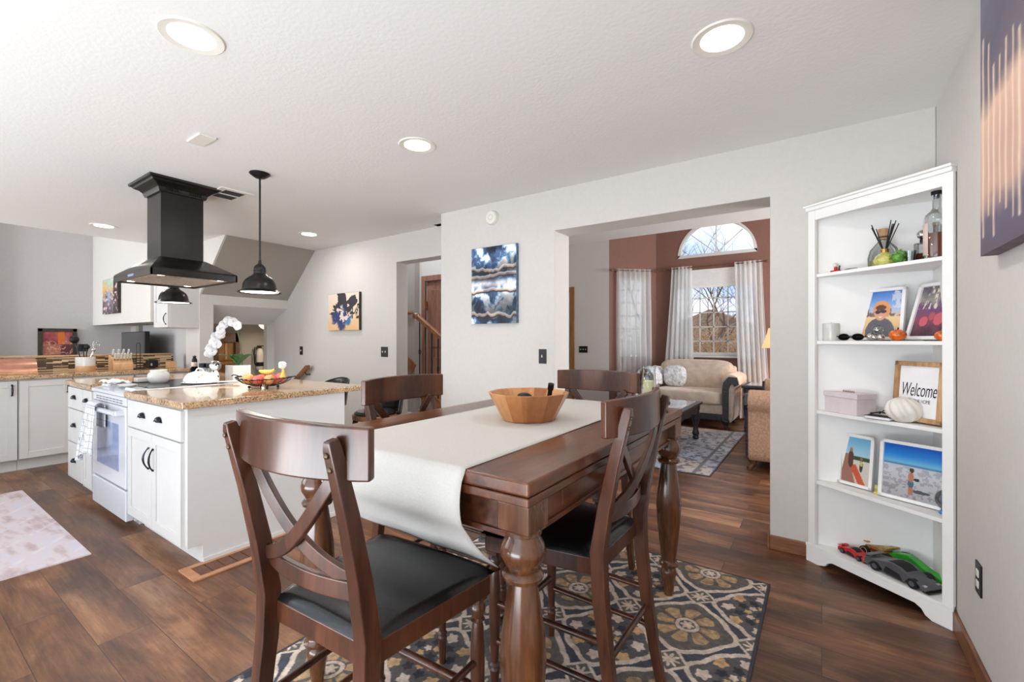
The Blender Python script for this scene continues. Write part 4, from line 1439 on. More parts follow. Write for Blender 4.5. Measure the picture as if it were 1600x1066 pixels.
M['butterfly'] = butterflies('butterfly_glaze')
MB().lathe([(0, 0), (0.09, 0), (0.10, 0.006), (0.094, 0.008), (0, 0.006)], n=32, sx=1.35, sy=0.8).build('tray', 'ceramic', o)
MB().lathe([(0.086, 0.008), (0.088, 0.025), (0.078, 0.055), (0.058, 0.078), (0.03, 0.090), (0.0, 0.093)], n=32, sx=1.35, sy=0.75).build('dome_lid', 'butterfly', o)
MB().tube([(-0.03, 0, 0.088), (-0.02, 0, 0.108), (0.0, 0, 0.113), (0.02, 0, 0.108), (0.03, 0, 0.088)], 0.006, 8).build('lid_handle', 'ceramic', o)
o = thing('ceramic_spoon', 'white spoon shaped dish with heart end lying right of the butter dish', 'spoon', (-3.755, 1.60, 0.9225), R_(60))
MB().tube([(-0.10, 0, 0.012), (-0.02, 0, 0.012), (0.03, 0, 0.01)], [0.006, 0.006, 0.010], 8).build('handle', 'ceramic', o)
MB().ball((0.055, 0, 0.012), 0.034, 1.1, 0.85, 0.32).build('bowl', 'ceramic', o)
# pepper bottle, jars
o = thing('sauce_bottle', 'dark bottle with black grinder cap standing behind the cooktop', 'bottle', (-4.72, 1.74, 0.914))
MB().lathe([(0, 0), (0.028, 0), (0.036, 0.015), (0.038, 0.04), (0.034, 0.075), (0.022, 0.095), (0.021, 0.105), (0, 0.105)], n=24).build('body', 'glassblack', o)
MB().lathe([(0.022, 0.098), (0.0225, 0.10), (0.0235, 0.135), (0.0215, 0.137)], n=24, cap=True).build('paper_label', 'label', o)
MB().lathe([(0, 0.136), (0.022, 0.136), (0.021, 0.16), (0.012, 0.178), (0.016, 0.19), (0.0, 0.20)], n=20).build('cap', 'black', o)
G = 'glass spice jars behind the cooktop'
o = thing('spice_jar', 'clear spice jar with a dark lid, left one of the pair behind the cooktop', 'jar', (-4.63, 1.78, 0.914), 0, G)
MB().lathe([(0, 0), (0.036, 0), (0.038, 0.005), (0.038, 0.085), (0.033, 0.09)], n=24, cap=False).build('glass_body', 'jarglass', o)
MB().lathe([(0, 0.002), (0.034, 0.002), (0.034, 0.05), (0, 0.052)], n=20).build('contents', 'label', o)
MB().lathe([(0, 0.09), (0.036, 0.09), (0.036, 0.128), (0, 0.13)], n=24).build('lid', 'pull', o)
dup(o, (-4.54, 1.80, 0.914), 0, 'clear spice jar with a dark lid, right one of the pair behind the cooktop')
tag(MB().box((-4.80, 1.68, 0.914), (-4.48, 1.86, 0.9145)).build('counter_mat', 'darkcarve'), 'thin dark mat beneath the jars behind the cooktop', 'mat')
o = bpy.data.objects['counter_mat']
# orchid
o = thing('potted_orchid', 'white moth orchid in a square white pot on the island', 'orchid', (-4.02, 1.80, 0.914))
MB().box((-0.07, -0.07, 0), (0.07, 0.07, 0.13)).build('pot', 'ceramic', o, bevel=0.004)
for k, (a, L) in enumerate(((20, 0.15), (150, 0.13), (250, 0.14), (310, 0.11), (80, 0.10))):
    aa = R_(a)
    MB().grid(lambda u, v, aa=aa, L=L: (math.cos(aa) * L * v - math.sin(aa) * (u - 0.5) * 0.075 * math.sin(PI * min(1, v * 0.9 + 0.12)), math.sin(aa) * L * v + math.cos(aa) * (u - 0.5) * 0.075 * math.sin(PI * min(1, v * 0.9 + 0.12)), 0.13 + 0.085 * math.sin(PI * 0.62 * v) + 0.012 * abs(u - 0.5)), 6, 10).build('leaf', 'leaf', o, solid=0.003)
stems = [[(0.01, 0.0, 0.13), (0.0, 0.02, 0.28), (-0.03, 0.01, 0.40), (-0.075, -0.01, 0.475), (-0.13, -0.03, 0.485), (-0.19, -0.05, 0.44), (-0.235, -0.07, 0.36), (-0.27, -0.09, 0.27)],
         [(0.03, 0.02, 0.13), (0.03, 0.01, 0.30), (0.0, 0.0, 0.42), (-0.05, -0.02, 0.50), (-0.11, -0.03, 0.50)]]
for s_ in stems:
    MB().tube(s_, 0.0035, 6).build('flower_stem', 'stem', o)


def flower(parent, c, face, r=0.042, roll=0.0):
    m_ = MB()
    for k in range(5):
        a0 = roll + 2 * PI * k / 5
        wd = 0.9 if k in (1, 4) else 0.55
        m_.grid(lambda u, v, a0=a0, wd=wd: (math.cos(a0) * r * v - math.sin(a0) * (u - 0.5) * 2 * r * wd * math.sin(PI * min(1, 0.15 + 0.8 * v)), math.sin(a0) * r * v + math.cos(a0) * (u - 0.5) * 2 * r * wd * math.sin(PI * min(1, 0.15 + 0.8 * v)), 0.006 * k / 5 - 0.012 * v * v), 4, 5)
    m_.ball((0, 0, 0.008), r * 0.2, 1, 1, 1, 8, 6)
    f_ = m_.build('flower', 'petal', parent, solid=0.0015, angle=80)
    f_.location = c
    f_.rotation_euler = face
    return f_


fp = [(-0.05, -0.02, 0.49), (-0.10, -0.03, 0.50), (-0.15, -0.045, 0.475), (-0.185, -0.06, 0.43), (-0.175, -0.06, 0.39), (-0.22, -0.075, 0.37), (-0.24, -0.09, 0.32), (-0.21, -0.08, 0.305), (-0.27, -0.10, 0.27), (-0.245, -0.10, 0.245), (0.02, -0.02, 0.46), (-0.29, -0.10, 0.225)]
for i, c in enumerate(fp):
    flower(o, c, (R_(80 + 12 * math.sin(i * 2.1)), R_(15 * math.sin(i * 1.3)), R_(58 + 25 * math.sin(i * 1.7))), 0.041, i * 0.7)
# figurine
o = thing('cow_figurine', 'small white figurine with black spots behind the butter dish', 'figurine', (-4.06, 1.64, 0.914))
M['spots'] = butterflies('black_spotted_glaze', (240, 240, 240), ((26, 26, 28), (26, 26, 28)))
MB().lathe([(0, 0), (0.03, 0), (0.034, 0.03), (0.028, 0.07), (0.018, 0.09), (0, 0.095)], n=20).build('body', 'spots', o)
MB().ball((0.0, -0.005, 0.115), 0.027).build('head', 'spots', o)
for s in (-1, 1):
    MB().ball((s * 0.025, 0, 0.138), 0.009, 1.4, 0.5, 0.9, 10, 6).build('ear', 'black', o)
o = MB().ball((0, 0, 0.045), 0.045).build('silver_ball', 'silver', loc=(-4.15, 1.68, 0.993))
tag(o, 'shiny silver ball ornament on a short stand beside the spotted figurine', 'ornament')
MB().lathe([(0, -0.079), (0.03, -0.079), (0.008, -0.06), (0.008, -0.01), (0.015, 0.004), (0, 0.004)], n=16).build('stand', 'silver', o)

# fruit basket ------------------------------------------------------------
BX, BY = -3.24, 1.62
o = thing('wire_fruit_basket', 'black wire fruit basket with leafy rim on the island', 'basket', (BX, BY, 0.914), R_(20))
m_ = MB()
m_.tube([(0.2 * math.cos(2 * PI * k / 40), 0.13 * math.sin(2 * PI * k / 40), 0.062 + 0.012 * abs(math.cos(2 * PI * k / 40))) for k in range(40)], 0.003, 6, True)
m_.tube([(0.09 * math.cos(2 * PI * k / 30), 0.06 * math.sin(2 * PI * k / 30), 0.02) for k in range(30)], 0.003, 6, True)
m_.tube([(0.15 * math.cos(2 * PI * k / 30), 0.10 * math.sin(2 * PI * k / 30), 0.036) for k in range(30)], 0.002, 6, True)
for k in range(20):
    a = 2 * PI * k / 20
    m_.tube([(0.03 * math.cos(a), 0.02 * math.sin(a), 0.016), (0.09 * math.cos(a), 0.06 * math.sin(a), 0.02), (0.15 * math.cos(a), 0.10 * math.sin(a), 0.036), (0.2 * math.cos(a), 0.13 * math.sin(a), 0.064)], 0.002, 6)
m_.build('wire_body', 'black', o)
m_ = MB()
for k in range(26):
    a = 2 * PI * k / 26
    m_.ball((0.2 * math.cos(a), 0.13 * math.sin(a), 0.066 + 0.012 * abs(math.cos(a))), 0.009, 1.2, 1, 0.6, 8, 5)
m_.build('leaf_rim', 'black', o)
for sx, sy in ((1, 1), (1, -1), (-1, 1), (-1, -1)):
    MB().ball((sx * 0.075, sy * 0.05, 0.010), 0.010, n=10, m=8).build('foot', 'black', o)
for s in (-1, 1):
    MB().tube([(s * 0.2, 0, 0.074), (s * 0.235, 0, 0.085), (s * 0.26, 0, 0.088), (s * 0.28, 0, 0.080)], 0.004, 6).build('handle', 'black', o)


def fruit(name, label, cat, dx, dy, z, r, mat, grp=None):
    a = R_(20)
    x, y = BX + dx * math.cos(a) - dy * math.sin(a), BY + dx * math.sin(a) + dy * math.cos(a)
    f_ = thing(name, label, cat, (x, y, 0.914 + z), 0, grp)
    MB().lathe([(0, -0.8 * r), (0.35 * r, -0.93 * r), (0.75 * r, -0.62 * r), (r, 0), (0.92 * r, 0.45 * r), (0.6 * r, 0.84 * r), (0.25 * r, 0.9 * r), (0, 0.74 * r)], n=20).build('flesh', mat, f_)
    MB().cyl((0, 0, 0.72 * r), (0.004, 0, 1.05 * r), 0.0016, n=6).build('stalk', 'stem', f_)
    return f_


G = 'round fruit in the wire basket'
fruit('peach', 'yellow and pink round fruit at the left end of the wire basket', 'fruit', -0.10, -0.035, 0.062, 0.040, 'mango', G)
fruit('apple', 'red apple front and centre in the wire basket', 'fruit', 0.0, -0.05, 0.060, 0.037, 'apple', G)
fruit('apple', 'red apple behind the left yellow fruit in the basket', 'fruit', -0.045, 0.035, 0.060, 0.037, 'apple', G)
fruit('apple', 'orange red apple right of centre in the wire basket', 'fruit', 0.075, -0.03, 0.062, 0.036, 'mango', G)
fruit('apple', 'red apple at the far right end of the wire basket', 'fruit', 0.135, 0.012, 0.078, 0.034, 'apple', G)
fruit('apple', 'red apple at the back of the basket beside the banana', 'fruit', 0.04, 0.05, 0.060, 0.035, 'apple', G)
o = thing('banana', 'yellow banana lying across the back of the fruit basket', 'banana', (BX - 0.02, BY + 0.03, 0.914 + 0.108), R_(15))
MB().tube([(-0.07, 0, 0.010), (-0.045, 0.0, 0.004), (0, 0.01, 0.0), (0.05, 0.0, 0.006), (0.085, -0.01, 0.022)], [0.005, 0.014, 0.017, 0.014, 0.006], 8).build('peel', 'banana', o)
MB().tube([(0.083, -0.01, 0.021), (0.10, -0.014, 0.032)], 0.004, 6).build('stalk', 'stem', o)
o = thing('garlic_bulb_stem', 'pale yellow stem with a white flower shaped tip above the fruit', 'ornament', (BX + 0.16, BY + 0.05, 0.914 + 0.10))
MB().tube([(0, 0, -0.02), (0.003, 0, 0.02), (0.0, 0, 0.05)], [0.02, 0.009, 0.006], 10).build('stem', 'banana', o)
flower(o, (0, -0.005, 0.065), (R_(75), 0, R_(55)), 0.028)

# far counter --------------------------------------------------------------
def far_cab(y0, wd, ndoor, label, drawers=False, first=None):
    o = thing('base_cabinet', label, 'cabinet', (-6.32, y0, 0), R_(90), 'white base cabinets along the far half wall')
    MB().box((0, 0, 0.105), (wd - 0.002, 0.56, ZC)).box((0, 0.05, 0), (wd - 0.002, 0.56, 0.105)).build('carcass', 'white', o)
    for i in range(ndoor):
        a, b = wd * i / ndoor + 0.006, wd * (i + 1) / ndoor - 0.006
        zt = 0.862
        if drawers:
            slab(a, b, 0.72, 0.862, o)
            zt = 0.712
        d_ = shaker(None, a, b, 0.115, zt, o, rail=0.06)
        ribpull(d_, b - 0.035, zt - 0.085)
    return o


far_cab(0.12, 0.371, 1, 'white base cabinet at the far left, mostly cut off by the picture edge')
far_cab(0.492, 0.37, 1, 'white single door base cabinet at the left edge below the copper bread box')
far_cab(0.863, 0.380, 1, 'white single door base cabinet directly left of the island corner')
far_cab(1.245, 0.5, 1, 'white base cabinet behind the island with only its top visible', True)
far_cab(1.75, 0.55, 1, 'white base cabinet at the far corner below the knife block', True)
o = MB().box((-6.889, -1.5, ZC), (-6.27, 2.32, 0.914)).build('wall_countertop', 'granite', bevel=0.006, seg=3)
tag(o, 'long tan granite countertop along the mosaic tiled half wall', 'countertop')
# bread box
o = thing('bread_box', 'rolltop copper bread box on the far counter at the left edge', 'bread box', (-6.60, 0.72, 0.914), R_(90))
MB().prism([(-0.12, 0), (-0.12, 0.05), (-0.10, 0.10), (-0.05, 0.145), (0.0, 0.155), (0.13, 0.155), (0.13, 0)], 'x', -0.30, 0.30).build('body', 'copper', o, bevel=0.004)
MB().box((-0.303, -0.125, 0.0), (0.303, 0.13, 0.02)).build('base', 'maple', o, bevel=0.003)
MB().box((-0.05, -0.128, 0.052), (0.05, -0.115, 0.062)).build('lid_handle', 'silver', o, bevel=0.002)
# utensil crock
o = thing('utensil_crock', 'round white and tan utensil crock on the far counter', 'crock', (-6.60, 1.40, 0.914))
MB().lathe([(0, 0.06), (0.082, 0.06), (0.083, 0.155), (0.077, 0.156), (0.075, 0.07), (0, 0.07)], n=32).build('body', 'ceramic', o)
MB().lathe([(0, 0), (0.080, 0), (0.082, 0.004), (0.082, 0.06), (0, 0.06)], n=32).build('base', 'maple', o)
U = 'kitchen utensils standing in the crock'
ut = [('ladle', 'black ladle, tallest utensil at the left of the crock', -0.035, -0.05, 0.27, 'black', 'round', 0.042),
      ('spatula', 'black slotted spatula in the front of the utensil crock', -0.01, -0.01, 0.17, 'black', 'flat', 0.04),
      ('serving_spoon', 'black serving spoon leaning right in the utensil crock', 0.045, 0.0, 0.19, 'black', 'round', 0.026),
      ('whisk', 'steel whisk at the right of the utensil crock', 0.02, 0.05, 0.17, 'silver', 'whisk', 0.03),
      ('steel_spoon', 'steel spoon at the back of the utensil crock', 0.05, 0.035, 0.16, 'silver', 'round', 0.022)]
for nm, lb, dx, dy, L, mt, kd, r in ut:
    q = thing(nm, lb, 'utensil', (-6.60 + dx * 0.4, 1.40 + dy * 0.4, 0.914 + 0.075), 0, U)
    top = Vector((dx * 0.9, dy * 1.2, L))
    MB().cyl((0, 0, 0), top, 0.005, n=8).build('handle', mt, q)
    m_ = MB()
    if kd == 'round':
        m_.ball(top, r, 0.5, 1, 1, 14, 8)
    elif kd == 'flat':
        m_.box((top.x - 0.004, top.y - r, top.z - 0.03), (top.x + 0.004, top.y + r, top.z + 0.05))
    else:
        for a in range(4):
            an = PI * a / 4
            m_.tube([top + Vector((math.cos(an) * r * math.sin(PI * k / 8), math.sin(an) * r * math.sin(PI * k / 8), 0.09 * (1 - math.cos(PI * k / 8)) / 2)) for k in range(9)], 0.0015, 5)
            m_.tube([top + Vector((-math.cos(an) * r * math.sin(PI * k / 8), -math.sin(an) * r * math.sin(PI * k / 8), 0.09 * (1 - math.cos(PI * k / 8)) / 2)) for k in range(9)], 0.0015, 5)
    m_.build('head', mt, q)
# knife block
o = thing('knife_block', 'light wooden knife block with white handled knives on the far counter', 'knife block', (-6.60, 1.70, 0.914), R_(90))
MB().prism([(-0.09, 0), (0.08, 0), (0.08, 0.17), (-0.02, 0.15), (-0.09, 0.07)], 'x', -0.09, 0.09).build('block', 'maple', o, bevel=0.004)
G = 'white handled knives in the wooden block'
for r_, (zz, yy) in enumerate(((0.115, -0.055), (0.158, 0.01))):
    for i in range(6 if r_ == 0 else 4):
        x = -0.07 + i * (0.028 if r_ == 0 else 0.045)
        q = thing('knife', 'steel and white handled knife in the %s row of the wooden block' % ('lower' if r_ == 0 else 'upper'), 'knife', (-6.60 - yy, 1.70 + x, 0.914 + zz), R_(90), G + (' lower row' if r_ == 0 else ' upper row'))
        MB().box((-0.006, -0.008, -0.005), (0.006, 0.008, 0.018), Matrix.Rotation(R_(28), 4, 'X')).build('bolster', 'silver', q)
        MB().box((-0.008, -0.010, 0.018), (0.008, 0.010, 0.085), Matrix.Rotation(R_(28), 4, 'X')).build('handle', 'ceramic', q, bevel=0.003)
# paper towel holder
o = thing('paper_towel_holder', 'empty black wire paper towel holder on the far counter', 'paper towel holder', (-6.60, 1.86, 0.914))
MB().lathe([(0, 0), (0.07, 0), (0.07, 0.008), (0, 0.01)], n=28).build('base', 'black', o)
MB().tube([(-0.0, -0.018, 0.008), (0, -0.018, 0.29), (0, -0.01, 0.305), (0, 0.01, 0.305), (0, 0.018, 0.29), (0, 0.018, 0.008)], 0.004, 8).build('loop', 'black', o)
o = MB().box((-6.62, 2.13, 0.914), (-6.54, 2.22, 0.99)).build('small_wooden_box', 'maple', bevel=0.004)
tag(o, 'small wooden box on the far counter beside the mosaic tile end', 'box')
o = thing('black_toaster', 'low black appliance on the far counter by the tile end', 'appliance', (-6.70, 2.02, 0.914), R_(90))
MB().box((-0.05, -0.05, 0.005), (0.05, 0.05, 0.10)).build('body', 'black', o, bevel=0.01, seg=3)
MB().box((-0.03, -0.053, 0.03), (-0.01, -0.05, 0.06)).build('dial', 'silver', o)
# upper cabinet
o = thing('upper_cabinet', 'white upper cabinet hanging behind the range hood', 'cabinet', (-6.66, 2.045, 1.40))
MB().box((0, 0, 0), (0.44, 0.295, 0.90)).build('carcass', 'white', o, bevel=0.002)
d_ = shaker(None, 0.005, 0.435, 0.005, 0.895, o, rail=0.06)
bow(d_, 0.395, 0.10, 0.13, 0)
# television
o = thing('television', 'dark flat television leaning in the recess below the soffit', 'television', (-7.95, 2.20, 0.55), R_(-4))
MB().box((-0.66, -0.02, 0.06), (0.62, 0.03, 0.82)).build('casing', 'black', o, bevel=0.004)
MB().box((-0.65, -0.023, 0.075), (0.60, -0.019, 0.81)).build('screen', 'screen', o)
MB().box((-0.2, -0.12, 0.0), (0.2, 0.1, 0.02)).box((-0.03, 0.0, 0.02), (0.03, 0.03, 0.1)).build('stand', 'black', o)
o = thing('media_cabinet', 'low cabinet under the television in the recess', 'cabinet', (-7.95, 2.2, 0))
MB().box((-0.9, -0.22, 0.05), (0.9, 0.2, 0.55)).build('carcass', 'darkcarve', o, bevel=0.005)
for x in (-0.85, 0.85):
    MB().box((x - 0.03, -0.2, 0), (x + 0.03, 0.18, 0.05)).build('foot', 'darkcarve', o)

# range hood ----------------------------------------------------------------
HX, HY = -4.13, 1.395
o = thing('range_hood', 'black island range hood with crown hanging from the ceiling', 'range hood', (HX, HY, 0))
MB().box((-0.138, -0.138, 1.86), (0.138, 0.138, 2.38)).build('chimney', 'blacksat', o, bevel=0.002)
hw, hd = 0.39, 0.275
m_ = MB().rings([[Vector((sx * a, sy * b, z)) for sx, sy in ((-1, -1), (1, -1), (1, 1), (-1, 1))] for a, b, z in ((hw, hd, 1.745), (hw - 0.004, hd - 0.004, 1.755), (0.150, 0.150, 1.865), (0.139, 0.139, 1.868))], cap=False)
m_.build('canopy', 'blacksat', o)
m_ = MB().box((-hw, -hd, 1.70), (hw, -hd + 0.012, 1.746)).box((-hw, hd - 0.012, 1.70), (hw, hd, 1.746)).box((-hw, -hd, 1.70), (-hw + 0.012, hd, 1.746)).box((hw - 0.012, -hd, 1.70), (hw, hd, 1.746))
m_.build('canopy_lip', 'blacksat', o, bevel=0.001)
m_ = MB().box((-hw + 0.012, -hd + 0.012, 1.712), (hw - 0.012, hd - 0.012, 1.72))
for k in range(24):
    x = -0.26 + k * 0.0226
    m_.box((x, -0.2, 1.706), (x + 0.008, 0.2, 1.712))
m_.build('filter_panel', 'filter', o)
for sx in (-1, 1):
    for sy in (-1, 1):
        MB().lathe([(0, 1.708), (0.022, 1.708), (0.024, 1.712), (0, 1.712)], n=16).build('hood_lamp', 'lamplens', o, loc=(sx * 0.31, sy * 0.19, 0))
MB().box((-0.06, -hd - 0.002, 1.715), (0.06, -hd, 1.732)).build('control_panel', 'ovenglass', o)
CR = [(0.140, 2.345), (0.150, 2.345), (0.156, 2.358), (0.160, 2.375), (0.178, 2.395), (0.205, 2.408), (0.212, 2.418), (0.228, 2.425), (0.232, 2.4395), (0.139, 2.4395)]
MB().rings([[Vector((sx * a, sy * a, z)) for sx, sy in ((-1, -1), (1, -1), (1, 1), (-1, 1))] for a, z in CR], cap=False).build('crown', 'blacksat', o, angle=25)
m_ = MB()
for g_ in (-0.075, 0.075):
    for k in range(7):
        for j in range(2):
            m_.box((0.158, g_ - 0.036 + k * 0.012, 2.357 + j * 0.012), (0.168, g_ - 0.036 + k * 0.012 + 0.006, 2.365 + j * 0.012))
m_.build('vent_slot', 'black', o)


# pendants --------------------------------------------------------------------
def pendant(loc, label):
    o = thing('pendant_lamp', label, 'pendant lamp', loc, 0, 'black pendant lamps over the island')
    z0 = 1.592 - CH
    MB().lathe([(0, 0), (0.065, 0), (0.068, -0.006), (0.06, -0.014), (0.052, -0.02), (0.035, -0.032), (0.014, -0.036), (0, -0.036)], n=32).build('canopy', 'black', o)
    MB().cyl((0, 0, -0.03), (0, 0, z0 + 0.215), 0.0065, n=10).build('stem', 'black', o)
    m_ = MB().lathe([(0, z0 + 0.222), (0.010, z0 + 0.222), (0.012, z0 + 0.205), (0.02, z0 + 0.198), (0.034, z0 + 0.185), (0.039, z0 + 0.172), (0.039, z0 + 0.158), (0.042, z0 + 0.157), (0.042, z0 + 0.152), (0.039, z0 + 0.150), (0.040, z0 + 0.132), (0, z0 + 0.132)], n=28)
    m_.build('socket_cap', 'black', o)
    MB().tube([(0.014, 0, z0 + 0.20), (0.016, 0, z0 + 0.225), (0.0, 0, z0 + 0.240), (-0.016, 0, z0 + 0.225), (-0.014, 0, z0 + 0.20)], 0.003, 6).build('loop', 'black', o)
    P = [(0.040, 0.132), (0.052, 0.118), (0.072, 0.106), (0.094, 0.085), (0.106, 0.058), (0.111, 0.030), (0.112, 0.018), (0.122, 0.010), (0.138, 0.002), (0.140, -0.003), (0.134, -0.002), (0.118, 0.005), (0.108, 0.016), (0.106, 0.030), (0.101, 0.056), (0.089, 0.081), (0.068, 0.100), (0.03, 0.12)]
    MB().lathe([(r, z0 + z) for r, z in P], n=40, cap=False).build('shade', 'blacksat', o)
    MB().lathe([(0, z0 + 0.002), (0.119, z0 + 0.002), (0.108, z0 + 0.016), (0, z0 + 0.03)], n=32).build('diffuser', 'lamplens', o)
    area('pendant_beam', (0, 0, z0 - 0.005), (0, 0, 0), 0.2, 0.2, 7, (1, 0.93, 0.85), o, 'DISK')
    return o


pendant((-3.297, 1.621, CH), 'black pendant lamp right of the range hood')
pendant((-4.84, 1.62, CH), 'black pendant lamp hanging lower left behind the range hood')


# bar stools -------------------------------------------------------------------
def stool():
    o = thing('bar_stool', '', 'bar stool')
    MB().prism([(0.19 * math.cos(2 * PI * k / 28), 0.18 * math.sin(2 * PI * k / 28)) for k in range(28)], 'z', 0.60, 0.64).build('seat', 'rail', o, bevel=0.006)
    MB().lathe([(0, 0.64), (0.165, 0.64), (0.17, 0.65), (0.15, 0.668), (0, 0.672)], n=28).build('seat_pad', 'leather', o)
    m_ = MB()
    n = 18

    def f(u, v):
        a = R_(-60) + R_(300) * 0 + PI * (u * 0.80 - 0.40) + R_(60)
        rr = 0.20 + 0.03 * v
        return (math.sin(a) * rr, -math.cos(a) * rr, 0.64 + 0.25 * v * (0.55 + 0.45 * math.cos((u - 0.5) * 2.6)))
    m_.grid(f, n, 8)
    m_.build('backrest', 'leather', o, solid=0.022)
    for sx in (-1, 1):
        for sy in (-1, 1):
            MB().sweep([(sx * 0.11, sy * 0.11, 0.60), (sx * 0.17, sy * 0.17, 0.0)], 0.03, 0.03, up=(0, 1, 0)).build('leg', 'black', o)
    MB().tube([(0.150 * math.cos(2 * PI * k / 24) * 1.25, 0.150 * math.sin(2 * PI * k / 24) * 1.25, 0.24) for k in range(24)], 0.008, 8, True).build('foot_ring', 'black', o)
    return o


s1 = stool()
s1.location = (-3.06, 2.44, 0)
s1.rotation_euler = (0, 0, R_(185))
s1['label'] = 'dark bar stool behind the right corner of the island, beside the nearest pendant'
s1['group'] = 'dark barrel back bar stools behind the island'
dup(s1, (-3.86, 2.47, 0), R_(180), 'dark bar stool behind the island, only its low back edge visible')

# floor register, kitchen rug -----------------------------------------------------
o = thing('floor_register', 'pale copper framed floor register beside the island end panel', 'floor vent', (-2.765, 1.37, 0))
MB().box((-0.10, -0.39, 0), (-0.065, 0.39, 0.008)).box((0.065, -0.39, 0), (0.10, 0.39, 0.008)).box((-0.065, -0.39, 0), (0.065, -0.345, 0.008)).box((-0.065, 0.345, 0), (0.065, 0.39, 0.008)).build('frame', 'registerwood', o, bevel=0.001)
m_ = MB()
for k in range(11):
    y = -0.345 + k * 0.0627
    m_.box((-0.065, y + 0.002, 0), (0.065, y + 0.0605, 0.005))
m_.build('slat', 'registerslat', o, bevel=0.001)


def krug(u, v):
    n = fbm(u * 10, v * 20, 300)
    img = cmap(n, [(0.25, (188, 166, 168)), (0.5, (214, 200, 202)), (0.75, (206, 200, 212))])
    img = put(img, (np.abs((u * 6 + v * 3) % 1 - 0.5) < 0.05) * (fbm(u * 20, v * 30, 305) > 0.45) * 0.4, (232, 222, 220))
    return img


o = thing('kitchen_rug', 'faded pale pink rug on the kitchen floor at the left edge', 'rug', (-4.49, 0.33, 0))
MB().box((-0.98, -0.44, 0), (0.98, 0.44, 0.006)).build('rug_backing', 'pinkrug', o)
picture('rug_pile', 1.96, 0.88, krug, 160, 80, o, 'rugpat', y=0.0066, horizontal=True)

# stair hall -------------------------------------------------------------------------
o = thing('stair_balustrade', 'oak handrail with dark iron balusters in the stair hall', 'balustrade', (-4.2, 4.0, 0))
A, B = Vector((0, 0, 1.545)), Vector((1.0, 0, 0.90))
MB().sweep([A + Vector((-0.02, 0, 0.012)), A, B], 0.06, 0.055).build('handrail', 'rail', o, bevel=0.012, seg=3)
MB().lathe([(0, -0.035), (0.045, -0.035), (0.052, -0.01), (0.05, 0.02), (0.035, 0.035), (0, 0.04)], n=20).build('rail_cap', 'rail', o, loc=A + Vector((-0.02, 0, 0.015)))
for i in range(8):
    x = 0.04 + i * 0.105
    zt = 1.53 - 0.645 * x
    m_ = MB().box((x - 0.006, -0.006, zt - 0.84), (x + 0.006, 0.006, zt))
    if i % 3 == 0:
        for k in range(4):
            a = PI / 2 * k
            m_.tube([(x + math.cos(a) * 0.02 * math.sin(PI * q / 8), math.sin(a) * 0.02 * math.sin(PI * q / 8), zt - 0.44 + 0.08 * q / 8) for q in range(9)], 0.003, 5)
    m_.build('baluster', 'black', o)
MB().sweep([A - Vector((0.0, 0, 0.87)), B - Vector((0, 0, 0.87))], 0.05, 0.16).build('stringer', 'rail', o)
o = MB()
st = MB()
for k in range(6):
    st.box((-6.62 + k * 0.27, 4.03, 0), (-6.62 + (k + 1) * 0.27, 4.68, max(0.02, 1.08 - k * 0.18)))
st = st.build('staircase', 'pinkrug')
struct(st, 'carpeted stair flight in the hall')
o = thing('wall_handrail', 'short oak wall handrail on the grey stair wall', 'handrail', (-5.05, 4.64, 0))
MB().tube([(-0.45, 0, 2.0), (-0.12, 0, 1.70), (-0.03, 0, 1.655), (0.03, 0, 1.66), (0.04, 0.03, 1.665)], 0.026, 10).build('rail', 'rail', o)
MB().cyl((-0.10, 0.055, 1.62), (-0.10, 0, 1.67), 0.008, n=8).build('bracket', 'bronzemetal', o)
S('trim_stair_skirt', MB().sweep([(-5.6, 4.685, 1.25), (-5.0, 4.685, 0.82)], 0.02, 0.16), 'rail')
o = thing('stair_handrail', 'dark oak handrail descending behind the island on the far wall', 'handrail', (-5.597, 3.36, 0.895))
MB().sweep([(0.03, 0, 0.0), (0.0, 0, 0.0), (-0.6, 0, -0.40)], 0.045, 0.06).build('rail', 'rail', o, bevel=0.01, seg=3)
MB().tube([(-0.06, 0.0, -0.06), (-0.05, 0.02, -0.10), (-0.04, 0.068, -0.10)], 0.007, 8).build('bracket', 'black', o)
# lower level through the pass-through
o = thing('flush_ceiling_light', 'frosted dome ceiling light in the lower stair area', 'ceiling light', (-7.9, 4.02, 1.56))
MB().lathe([(0, 0), (0.15, 0), (0.155, -0.02), (0.15, -0.028), (0, -0.028)], n=32).build('rim', 'bronzemetal', o)
MB().lathe([(0.145, -0.02), (0.135, -0.06), (0.10, -0.10), (0.05, -0.122), (0, -0.13)], n=32).build('dome', 'dome', o)
MB().ball((0, 0, -0.138), 0.012, n=10, m=6).build('finial', 'bronzemetal', o)
area('dome_glow', (0, 0, -0.15), (0, 0, 0), 0.25, 0.25, 5, (1, 0.85, 0.65), o, 'DISK')
o = thing('fire_extinguisher', 'pale fire extinguisher with black hose on the lower wall', 'fire extinguisher', (-8.42, 4.14, 0.72), R_(90))
MB().lathe([(0, 0), (0.055, 0), (0.06, 0.02), (0.06, 0.30), (0.045, 0.36), (0.02, 0.385), (0, 0.385)], n=24).build('cylinder', 'fireext', o)
MB().box((-0.02, -0.02, 0.385), (0.02, 0.02, 0.42)).box((-0.05, -0.012, 0.42), (0.06, 0.012, 0.435)).build('valve', 'black', o, bevel=0.003)
MB().tube([(-0.02, 0, 0.41), (-0.09, 0, 0.40), (-0.10, 0, 0.30), (-0.09, 0, 0.12), (-0.07, 0, 0.08)], 0.012, 8).build('hose', 'black', o)
MB().lathe([(0.0605, 0.06), (0.0612, 0.065), (0.0612, 0.13), (0.0605, 0.135)], n=24, cap=False).build('label_band', 'black', o)
